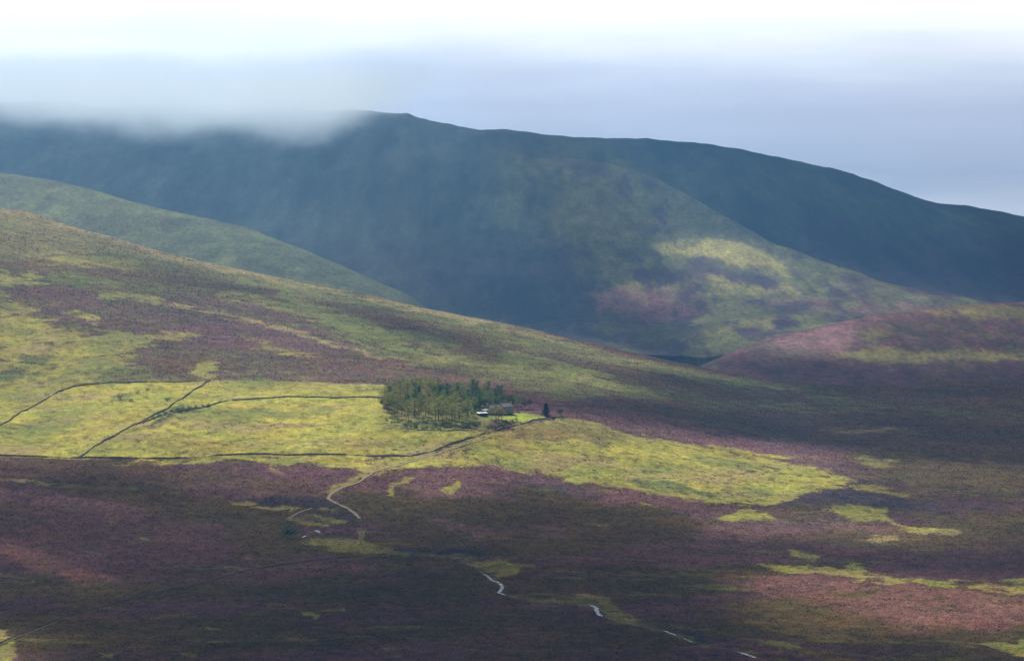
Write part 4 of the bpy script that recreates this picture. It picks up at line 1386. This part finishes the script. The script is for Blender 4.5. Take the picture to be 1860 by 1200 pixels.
def build_house():
    A = at(890, 756)[0]; B = at(939, 749)[0]
    d = B[:2] - A[:2]
    L = 25.0
    ang = math.radians(38)
    mid = at(913, 752)[0]
    ex = np.array([math.cos(ang), math.sin(ang)]); ey = np.array([-math.sin(ang), math.cos(ang)])
    o2 = mid[:2] + ey * 3.4
    zs = [z_at_xy(o2[0] + ex[0] * q, o2[1] + ex[1] * q)[0] for q in (-12, 0, 12)]
    root = empty('stone_house', (o2[0], o2[1], max(zs) - 0.1), ang, 'long grey stone house with slate roof at the right end of the wood', 'house')
    root.scale = (0.78, 0.78, 0.78)
    hw = 3.3
    wl_ = MB()
    r1 = gable_house(root, -12.5, 0.5, hw, 4.5, 6.7, M_SLATE, wl_)
    r2 = gable_house(root, 0.5, 12.5, hw, 4.9, 7.2, M_SLATE2, wl_)
    # low outshot at the left end
    wl_.box(-16.6, -12.5, -2.7, 2.4, -1.2, 3.2)
    wl_.build('wall', M_HOUSE, root)
    a = r1.build('roof', M_SLATE, root)
    b = r2.build('roof', M_SLATE2, root)
    b['label'] = 'paler and slightly higher roof of the right half'
    r3 = MB()
    r3.poly([(-16.9, -3.0, 3.15), (-12.53, -3.0, 3.9), (-12.53, 2.7, 3.9), (-16.9, 2.7, 3.15)])
    r3.poly([(-16.9, -3.0, 3.03), (-12.53, -3.0, 3.78), (-12.53, 2.7, 3.78), (-16.9, 2.7, 3.03)], True)
    r3.poly([(-16.9, -3.0, 3.03), (-12.53, -3.0, 3.78), (-12.53, -3.0, 3.9), (-16.9, -3.0, 3.15)])
    r3.build('roof', M_SLATE, root)
    for x, z, rp in ((-12.0, 6.7, a), (-5.5, 6.7, a), (0.9, 7.2, b), (12.0, 7.2, b)):
        c = MB()
        c.box(x - 0.45, x + 0.45, -0.6, 0.6, z - 0.6, z + 1.15)
        c.box(x - 0.55, x + 0.55, -0.7, 0.7, z + 1.15, z + 1.3)
        for q in (-0.3, 0.3):
            c.tube([(x, q, z + 1.3), (x, q, z + 1.75)], [0.14, 0.11])
        k = c.build('chimney', M_HOUSE, rp)
    def window(x, z, w_=0.95, h_=1.25):
        m = MB()
        y = -hw
        t = 0.12
        m.box(x - w_ / 2 - t, x + w_ / 2 + t, y - 0.05, y + 0.08, z - t, z)
        m.box(x - w_ / 2 - t, x + w_ / 2 + t, y - 0.05, y + 0.08, z + h_, z + h_ + t)
        m.box(x - w_ / 2 - t, x - w_ / 2, y - 0.05, y + 0.08, z, z + h_)
        m.box(x + w_ / 2, x + w_ / 2 + t, y - 0.05, y + 0.08, z, z + h_)
        m.box(x - 0.04, x + 0.04, y - 0.04, y + 0.06, z, z + h_)
        m.box(x - w_ / 2, x - 0.04, y - 0.04, y + 0.06, z + h_ / 2 - 0.04, z + h_ / 2 + 0.04)
        m.box(x + 0.04, x + w_ / 2, y - 0.04, y + 0.06, z + h_ / 2 - 0.04, z + h_ / 2 + 0.04)
        fo = m.build('window', M_WHITE, root)
        g = MB()
        g.poly([(x - w_ / 2, y - 0.012, z), (x + w_ / 2, y - 0.012, z), (x + w_ / 2, y - 0.012, z + h_), (x - w_ / 2, y - 0.012, z + h_)])
        g.build('pane', M_PANE, fo)
        s_ = MB()
        s_.box(x - w_ / 2 - 0.25, x + w_ / 2 + 0.25, y - 0.16, y - 0.002, z - 0.3, z - t - 0.004)
        s_.build('sill', M_SLATE, fo)
    for x in (-10.8, -8.0, -4.2, -1.4, 2.4, 5.0, 7.6, 10.8):
        window(x, 3.0, 0.95, 1.1)
    for x in (-10.8, -8.0, -3.0, 2.4, 7.6, 10.8):
        window(x, 0.75, 1.0, 1.3)
    for x in (-5.6, -0.6, 5.1):
        m = MB()
        m.box(x - 0.5, x + 0.5, -hw - 0.05, -hw + 0.05, -0.2, 2.05)
        dr = m.build('door', M_WOOD, root)
        fr = MB()
        fr.box(x - 0.68, x - 0.5, -hw - 0.09, -hw + 0.05, -0.2, 2.25)
        fr.box(x + 0.5, x + 0.68, -hw - 0.09, -hw + 0.05, -0.2, 2.25)
        fr.box(x - 0.5, x + 0.5, -hw - 0.09, -hw + 0.05, 2.05, 2.25)
        fr.build('frame', M_WHITE, dr)
    return root


HOUSE = build_house()


def build_shed():
    c = at(876, 754)[0]
    root = empty('shed', tuple(c), math.radians(20), 'small dark shed with a bright white lean-to roof left of the house', 'shed')
    m = MB()
    m.box(-3.0, 3.0, -1.9, 1.9, -0.8, 1.75)
    m.build('wall', M_WOOD, root)
    r = MB()
    b = 0
    x0, x1, y0, y1 = -3.4, 3.4, -2.3, 2.3
    zz = lambda x, y: 1.83 + 0.10 * (y + 2.3) - 0.06 * abs(x)
    xs = np.linspace(x0, x1, 23)
    top = []
    for i, x in enumerate(xs):
        for y in (y0, y1):
            r.v.append((x, y, zz(x, y) + (0.05 if i % 2 else 0.0)))
    nn = len(r.v)
    r.v += [(q[0], q[1], q[2] - 0.06) for q in r.v]
    for i in range(22):
        r.f.append((2 * i, 2 * i + 2, 2 * i + 3, 2 * i + 1))
        r.f.append((nn + 2 * i, nn + 2 * i + 1, nn + 2 * i + 3, nn + 2 * i + 2))
        r.f.append((2 * i, nn + 2 * i, nn + 2 * i + 2, 2 * i + 2))
        r.f.append((2 * i + 1, 2 * i + 3, nn + 2 * i + 3, nn + 2 * i + 1))
    r.f.append((0, 1, nn + 1, nn)); r.f.append((44, nn + 44, nn + 45, 45))
    r.build('roof', M_SHEET, root)
    d = MB()
    d.box(-0.6, 0.6, -1.97, -1.903, -0.3, 1.6)
    d.build('door', M_WOOD, root)


build_shed()


def build_post():
    c = at(671, 957)[0]
    m = MB()
    m.box(-0.14, 0.14, -0.14, 0.14, -0.5, 3.2)
    m.poly([(-0.14, -0.14, 3.2), (0.14, -0.14, 3.2), (0, 0, 3.35)]); m.poly([(0.14, -0.14, 3.2), (0.14, 0.14, 3.2), (0, 0, 3.35)])
    m.poly([(0.14, 0.14, 3.2), (-0.14, 0.14, 3.2), (0, 0, 3.35)]); m.poly([(-0.14, 0.14, 3.2), (-0.14, -0.14, 3.2), (0, 0, 3.35)])
    o = m.build('post', M_PALEWOOD)
    o.location = tuple(c)
    tag(o, 'pale wooden post standing beside the track above the stream', 'post')


build_post()


# ------------------------------------------------------------------ trees
def leaf_quads(mb, n, c, sx, sz, size, r):
    for _ in range(n):
        a, b, k = r.gauss(0, 1), r.gauss(0, 1), r.gauss(0, 1)
        q = (c[0] + a * sx * 0.5, c[1] + b * sx * 0.5, c[2] + k * sz * 0.5)
        s = size * r.uniform(0.6, 1.4)
        t1 = Vector((r.gauss(0, 1), r.gauss(0, 1), r.gauss(0, 0.6))).normalized()
        t2 = t1.cross(Vector((r.gauss(0, 1), r.gauss(0, 1), r.gauss(0, 1)))).normalized()
        p = Vector(q)
        e1, e2 = t1 * s, t2 * s * r.uniform(0.4, 0.8)
        mb.poly([tuple(p - e1), tuple(p + e2 * 0.8 - e1 * 0.2), tuple(p + e1), tuple(p - e2)])


def trunk_mesh(h, r0, bare, r, limbs=7):
    m = MB()
    bx, by = r.uniform(-0.5, 0.5), r.uniform(-0.5, 0.5)
    pts = []
    for i in range(7):
        t = i / 6
        pts.append((bx * t * t + r.uniform(-0.06, 0.06), by * t * t + r.uniform(-0.06, 0.06), -0.6 + (h + 0.6) * 0.96 * t))
    m.tube(pts, [r0 * (1 - 0.88 * i / 6) for i in range(7)], 6)
    for _ in range(limbs):
        t = r.uniform(bare, 0.9)
        z = h * t
        a = r.uniform(0, 6.283)
        l = (1.1 - t) * h * r.uniform(0.16, 0.26)
        x, y = bx * t * t, by * t * t
        b = len(m.v)
        d = (math.cos(a), math.sin(a))
        q0, q1 = (x, y, z), (x + d[0] * l, y + d[1] * l, z + l * r.uniform(0.1, 0.6))
        w0 = r0 * 0.35
        px_, py_ = -d[1] * w0, d[0] * w0
        m.v += [(q0[0] + px_, q0[1] + py_, q0[2]), (q0[0] - px_, q0[1] - py_, q0[2]), (q0[0], q0[1], q0[2] + 1.6 * w0), q1]
        m.f += [(b, b + 1, b + 3), (b + 1, b + 2, b + 3), (b + 2, b, b + 3)]
    return m, (bx, by)


def make_larch(seed, h, bare, spread, mat):
    r = random.Random(seed)
    m, (bx, by) = trunk_mesh(h, h * 0.018, bare * 0.7, r, 12)
    tr = mesh('trunk', m.v, m.f, True)
    tr.materials.append(M_BARK)
    c = MB()
    for k in range(int(15 * spread) + 8):
        t = r.uniform(bare, 1.0)
        w_ = spread * (0.35 + 1.1 * math.sin(min(1.0, (1.02 - t) / (1 - bare)) * 1.9)) if t < 0.98 else 0.2
        a = r.uniform(0, 6.283)
        rr = w_ * math.sqrt(r.random())
        cc = (bx * t * t + math.cos(a) * rr, by * t * t + math.sin(a) * rr, h * t + r.uniform(-0.3, 0.3))
        leaf_quads(c, r.randint(12, 22), cc, 0.95 * spread ** 0.5, 0.55, 0.26, r)
    cr = mesh('crown', c.v, c.f)
    cr.materials.append(mat)
    return tr, cr


def make_spruce(seed, h, base, spread, mat, dens=1.0, taper=0.34):
    r = random.Random(seed)
    m, (bx, by) = trunk_mesh(h, h * 0.02, base, r, 5)
    tr = mesh('trunk', m.v, m.f, True)
    tr.materials.append(M_BARK)
    c = MB()
    n = int(46 * dens)
    for k in range(n):
        t = base + (1 - base) * (k + r.random()) / n
        w_ = spread * (1.0 - (t - base) / (1 - base)) ** taper * r.uniform(0.35, 1.1)
        for q in range(3):
            a = r.uniform(0, 6.283)
            rr = w_ * math.sqrt(r.uniform(0.1, 1))
            cc = (bx * t * t + math.cos(a) * rr, by * t * t + math.sin(a) * rr, h * t - rr * 0.25)
            leaf_quads(c, 9, cc, 0.9, 0.45, 0.30, r)
    cr = mesh('crown', c.v, c.f)
    cr.materials.append(mat)
    return tr, cr


def make_round(seed, h, base, spread, mat, clumps=26, size=0.28):
    r = random.Random(seed)
    m, (bx, by) = trunk_mesh(h * 0.8, h * 0.022, base, r, 9)
    tr = mesh('trunk', m.v, m.f, True)
    tr.materials.append(M_BARK)
    c = MB()
    for k in range(clumps):
        a = r.uniform(0, 6.283); e = math.asin(r.uniform(-0.8, 1))
        rad = r.uniform(0.5, 1.0)
        cz = h * (base + (1 - base) * 0.5)
        cc = (bx * .5 + spread * rad * math.cos(a) * math.cos(e), by * .5 + spread * rad * math.sin(a) * math.cos(e), cz + h * (1 - base) * 0.5 * rad * math.sin(e))
        leaf_quads(c, 20, cc, 1.0 * spread ** 0.4, 0.7, size, r)
    cr = mesh('crown', c.v, c.f)
    cr.materials.append(mat)
    return tr, cr


LARCH = [make_larch(10 + k, h, b, s, m) for k, (h, b, s, m) in enumerate([
    (13.5, 0.46, 2.7, M_LARCH), (12.5, 0.5, 2.4, M_LARCH2), (14.0, 0.42, 2.9, M_LARCH), (12.0, 0.42, 2.5, M_LARCH2), (13.0, 0.52, 2.8, M_LARCH)])]
SPRUCE = [make_spruce(30 + k, h, b, s, m) for k, (h, b, s, m) in enumerate([
    (13.0, 0.15, 3.4, M_SPRUCE), (12.0, 0.12, 3.1, M_SPRUCE), (14.0, 0.2, 3.6, M_SPRUCE3), (11.0, 0.1, 3.0, M_SPRUCE)])]
BROAD = [make_round(50 + k, h, b, s, m) for k, (h, b, s, m) in enumerate([
    (9.0, 0.3, 2.6, M_BROAD), (10.5, 0.32, 2.9, M_BROAD), (7.5, 0.25, 2.3, M_BUSH)])]


def place_tree(name, proto, u, p, sc, label, cat='tree', group=None, rz=None, xy=None):
    if xy is None:
        P = at(u, p)[0]
    else:
        P = (xy[0], xy[1], z_at_xy(xy[0], xy[1])[0])
    root = empty(name, (float(P[0]), float(P[1]), float(P[2]) - 0.05), RNG.uniform(0, 6.28) if rz is None else rz, label, cat, group)
    root.scale = (sc, sc, sc * RNG.uniform(0.93, 1.07))
    for nm, me in (('trunk', proto[0]), ('crown', proto[1])):
        o = bpy.data.objects.new(nm, me)
        S.collection.objects.link(o)
        o.parent = root
    return root


WOOD = [(696, 752), (704, 728), (730, 718), (765, 716), (815, 720), (860, 722), (905, 727), (926, 735), (908, 737), (884, 741), (868, 747), (862, 760), (845, 769), (800, 770), (760, 766), (715, 762)]


def plant_wood():
    r = random.Random(5)
    pts = []
    W_ = np.array(WOOD, float)
    tries = 0
    world_pts = []
    while len(pts) < 165 and tries < 20000:
        tries += 1
        u, p = r.uniform(690, 920), r.uniform(714, 772)
        if poly_sd(np.array([u]), np.array([p]), W_)[0] < 0:
            continue
        q = at(u, p)[0]
        md = r.uniform(3.0, 5.5) if p < 745 else r.uniform(4.0, 6.5)
        if any((q[0] - a) ** 2 + (q[1] - b) ** 2 < md * md for a, b in world_pts):
            continue
        world_pts.append((q[0], q[1]))
        pts.append((u, p))
    gl = 'trees of the wood beside the house'
    for u, p in pts:
        front = p > 748
        # dark spruces stand in the middle and right, larches at the left and front
        pd = 0.0
        if p < 746:
            pd = 0.18 + 0.62 * float(sstep(760, 800, u)) * float(sstep(716, 722, p))
            if 735 < u < 765 and 728 < p < 745:
                pd = 0.75
        if p < 722 and u < 800:
            pd = 0.05
        if r.random() < pd:
            dark = u > 800
            k = r.choice([0, 1, 2, 3])
            sc = r.uniform(0.62, 1.08)
            if r.random() < 0.42:
                place_tree('broadleaf_tree', BROAD[k % 3], u, p, sc * 1.25, 'round-crowned leafy tree standing among the dark spruces of the wood', 'tree', gl + ', leafy trees')
                continue
            place_tree('spruce_tree', SPRUCE[k], u, p, sc,
                       'dense dark spruce at the right of the wood behind the house' if dark else 'dark spruce among thin larches left of the middle of the wood',
                       'tree', gl + ', spruces')
        else:
            k = r.randrange(5)
            if front:
                place_tree('larch_tree', LARCH[k], u, p, r.uniform(0.6, 1.02), 'bare-trunked larch with thin olive crown along the front of the wood', 'tree', gl + ', front larches')
            elif p < 727:
                place_tree('larch_tree', LARCH[k], u, p, r.uniform(0.85, 1.0), 'tall olive larch along the back edge of the wood', 'tree', gl + ', back larches')
            else:
                place_tree('larch_tree', LARCH[k], u, p, r.uniform(0.65, 1.05), 'slender olive larch in the middle of the wood', 'tree', gl + ', inner larches')


plant_wood()
place_tree('yew_tree', make_round(71, 7.5, 0.05, 2.4, M_SPRUCE2, 34, 0.3), 696, 741, 1.0, 'low dark bushy tree at the left tip of the wood where the wall ends')
place_tree('yew_tree', make_round(72, 6.0, 0.05, 1.8, M_SPRUCE2, 28, 0.3), 705, 743, 1.0, 'second low dark tree just right of the wall end at the wood')
place_tree('spruce_tree', make_spruce(73, 8.9, 0.03, 4.8, M_SPRUCE2, 1.9, 0.8), 991, 753, 1.0, 'lone dark conical spruce at the right corner of the lawn')
place_tree('broadleaf_tree', make_round(74, 5.4, 0.12, 2.0, M_BUSH, 24, 0.28), 1016, 753, 1.0, 'small round tree at the end of the garden wall')
for q_, (u, p, k, s_) in enumerate([(918, 731, 0, 0.72), (926, 734, 2, 0.8), (932, 731, 1, 0.62), (911, 728, 1, 0.8), (940, 733, 0, 0.6), (930, 738, 2, 0.66), (922, 737, 0, 0.6)]):
    place_tree('broadleaf_tree', BROAD[k], u, p, s_ * 1.25, 'leafy tree growing close behind the house roof', 'tree', 'leafy trees behind the house')
for (u, p, k, s_, lb) in [(947, 737, 0, 0.72, 'tall thin tree directly right of the house gable, against the purple slope'),
                          (953, 739, 2, 0.55, 'smaller bushy tree between the house gable and the lone spruce'),
                          (938, 738, 1, 0.6, 'leafy tree peeping over the right end of the house roof'),
                          (962, 738, 2, 0.62, 'round dark tree behind the back edge of the lawn')]:
    place_tree('broadleaf_tree', BROAD[k], u, p, s_ * 1.4, lb)
for (u, p, lb) in [(893, 763, 'thin larch standing between the white-roofed shed and the house'), (906, 762, 'thin larch in front of the house wall, a little left of its middle'), (901, 760, 'thin larch standing in front of the house wall near its left end'), (911, 764, 'thin larch standing in front of the middle of the house')]:
    place_tree('larch_tree', LARCH[1], u, p, 0.72, lb)


# ------------------------------------------------------------------ bushes
def make_bush(seed, h, w_, mat, n=9):
    r = random.Random(seed)
    c = MB()
    for k in range(n):
        a = r.uniform(0, 6.283); rr = w_ * math.sqrt(r.random()) * 0.8
        leaf_quads(c, 16, (math.cos(a) * rr, math.sin(a) * rr, h * r.uniform(0.15, 0.8)), 0.8, 0.55 * h, 0.24, r)
    for k in range(4):
        a = r.uniform(0, 6.283)
        c.tube([(0, 0, -0.3), (math.cos(a) * w_ * .4, math.sin(a) * w_ * .4, h * 0.6)], [0.06, 0.03], 4)
    me = mesh('bush', c.v, c.f)
    me.materials.append(mat)
    return me


BUSH = [make_bush(90 + k, h, w_, m) for k, (h, w_, m) in enumerate([
    (1.8, 1.5, M_BUSH), (2.4, 1.7, M_BUSH), (1.5, 1.3, M_SPRUCE), (2.0, 1.6, M_UNDER), (1.3, 1.4, M_UNDER)])]


def bush(u, p, k, sc, label, group=None):
    P = at(u, p)[0]
    o = bpy.data.objects.new('bush', BUSH[k])
    S.collection.objects.link(o)
    o.location = tuple(P)
    o.scale = (sc, sc, sc)
    o.rotation_euler = (0, 0, RNG.uniform(0, 6.28))
    tag(o, label, 'bush', group)


bush(219, 724, 1, 1.3, 'largest of the bushes in the leftmost field')
bush(238, 728, 0, 1.0, 'lone lower bush below the row in the leftmost field')
bush(249, 713, 1, 1.2, 'bush in the middle of the row in the leftmost field')
bush(268, 707, 0, 1.0, 'upper right bush of the row in the leftmost field')
bush(304, 726, 2, 1.5, 'dark bush just left of the slanting wall')
bush(524, 967, 2, 2.6, 'dark broad bush beside the white water of the stream')
for k, (u, p) in enumerate([(300, 752), (312, 748), (322, 745), (334, 744), (345, 741), (356, 741), (368, 738), (380, 738), (290, 757), (340, 748), (278, 762), (328, 749)]):
    bush(u, p, [2, 0, 2, 1][k % 4], 0.95 + 0.3 * RNG.random(), 'dark scrub bush on the corner between the slanting wall and the level wall', 'scrub bushes at the wall corner')
for k, (u, p) in enumerate([(887, 779), (893, 775), (900, 779), (906, 774), (911, 777), (917, 772), (921, 769), (926, 771), (931, 766), (915, 767), (899, 769), (937, 763)]):
    bush(u, p, [0, 2, 1, 3][k % 4], 0.85 + 0.5 * RNG.random(), 'garden bush between the house and the garden wall', 'bushes in front of the house')
for k in range(26):
    u = 706 + k * 6.6 + RNG.uniform(-3, 3)
    p = float(np.interp(u, [700, 740, 800, 880], [765, 773, 781, 774])) + RNG.uniform(-6, 3)
    bush(u, p, [3, 4, 0, 3, 2][k % 5], 0.75 + 0.6 * RNG.random(), 'low leafy bush along the front foot of the wood', 'bushes along the front of the wood')
for (u, p, s_, lb) in [(1006, 757, 0.8, 'small dark bush between the lone spruce and the round tree'), (1022, 758, 0.8, 'low bush at the very end of the garden wall'), (942, 747, 0.9, 'bush against the right end of the house')]:
    bush(u, p, 2, s_, lb)


def undergrowth():
    r = random.Random(77)
    c = MB()
    W_ = np.array(WOOD, float)
    n = 0
    o0 = at(800, 745)[0]
    while n < 520:
        u, p = r.uniform(690, 920), r.uniform(712, 780)
        if poly_sd(np.array([u]), np.array([p]), W_)[0] < -6:
            continue
        q = at(u, p)[0] - o0
        leaf_quads(c, 7, (q[0], q[1], q[2] + r.uniform(0.1, 0.5)), 1.3, 0.6, 0.22, r)
        n += 1
    o = c.build('undergrowth', M_UNDER)
    o.location = tuple(o0)
    o['kind'] = 'stuff'
    o['category'] = 'undergrowth'
    o['label'] = 'bracken and rough grass growing between the trunks of the wood'


undergrowth()


# ------------------------------------------------------------------ tussocks: heather and grass standing up from the moor
def tussocks(n=330000):
    r = np.random.RandomState(99)
    u = r.uniform(-120, 1980, n)
    pc = crest0(u)
    s_ = r.rand(n)
    p = pc + 2 + (1225 - pc) * s_
    z = z0(u, p)
    a, b = ray(u, p)
    Y = (z - ZC) / b
    x, y = a * Y, Y
    C = cover0(u, p, x, y)
    g = sstep(0.05, 0.13, np.clip(C[:, 1] - C[:, 2] * 1.7, 0, 1))
    keep = r.rand(n) > 0.72 * g
    for c in CLEAR:
        lo, hi = c.min(0), c.max(0)
        i_ = np.nonzero((u > lo[0]) & (u < hi[0]) & (p > lo[1]) & (p < hi[1]))[0]
        keep[i_] &= poly_sd(u[i_], p[i_], c) < 0
    x, y, z, C, g = x[keep], y[keep], z[keep], C[keep], g[keep]
    n = len(x)
    d = np.clip(y / 1600.0, 0.7, 1.8)
    w_ = d * r.uniform(0.30, 0.75, n) * (1 - 0.25 * g)
    h = d * r.uniform(0.22, 0.62, n) * (1 - 0.55 * g)
    z = z + relief_near(x, y) - 0.12
    K = 5
    V = np.empty((n, K + 1, 3), np.float32)
    ph = r.uniform(0, 6.28, n)
    for k in range(K):
        t = ph + 2 * math.pi * k / K
        q = w_ * r.uniform(0.7, 1.3, n)
        V[:, k, 0] = x + np.cos(t) * q; V[:, k, 1] = y + np.sin(t) * q; V[:, k, 2] = z
    V[:, K, 0] = x + w_ * r.uniform(-0.4, 0.4, n); V[:, K, 1] = y + w_ * r.uniform(-0.4, 0.4, n); V[:, K, 2] = z + 0.12 + h
    base = np.arange(n)[:, None] * (K + 1)
    tri = np.concatenate([np.stack([base[:, 0] + k, base[:, 0] + (k + 1) % K, base[:, 0] + K], 1) for k in range(K)])
    me = bpy.data.meshes.new('tussocks')
    me.vertices.add(n * (K + 1)); me.vertices.foreach_set('co', V.ravel())
    me.loops.add(tri.size); me.loops.foreach_set('vertex_index', tri.ravel().astype(np.int32))
    me.polygons.add(len(tri)); me.polygons.foreach_set('loop_start', (np.arange(len(tri)) * 3).astype(np.int32))
    me.update(calc_edges=True)
    me.polygons.foreach_set('use_smooth', np.ones(len(tri), bool))
    C = C * r.uniform(0.45, 1.65, n)[:, None]
    CC = np.repeat(np.clip(C, 0.006, 0.6)[:, None, :], K + 1, 1)
    rgba = np.concatenate([CC, np.ones((n, K + 1, 1))], 2).astype(np.float32)
    at_ = me.attributes.new('cover', 'FLOAT_COLOR', 'POINT')
    at_.data.foreach_set('color', rgba.ravel())
    me.materials.append(M_NEAR)
    o = bpy.data.objects.new('heather', me)
    S.collection.objects.link(o)
    o['kind'] = 'stuff'
    o['category'] = 'heather'
    o['label'] = 'tussocks of heather and grass covering the moor and the near hill'


tussocks()
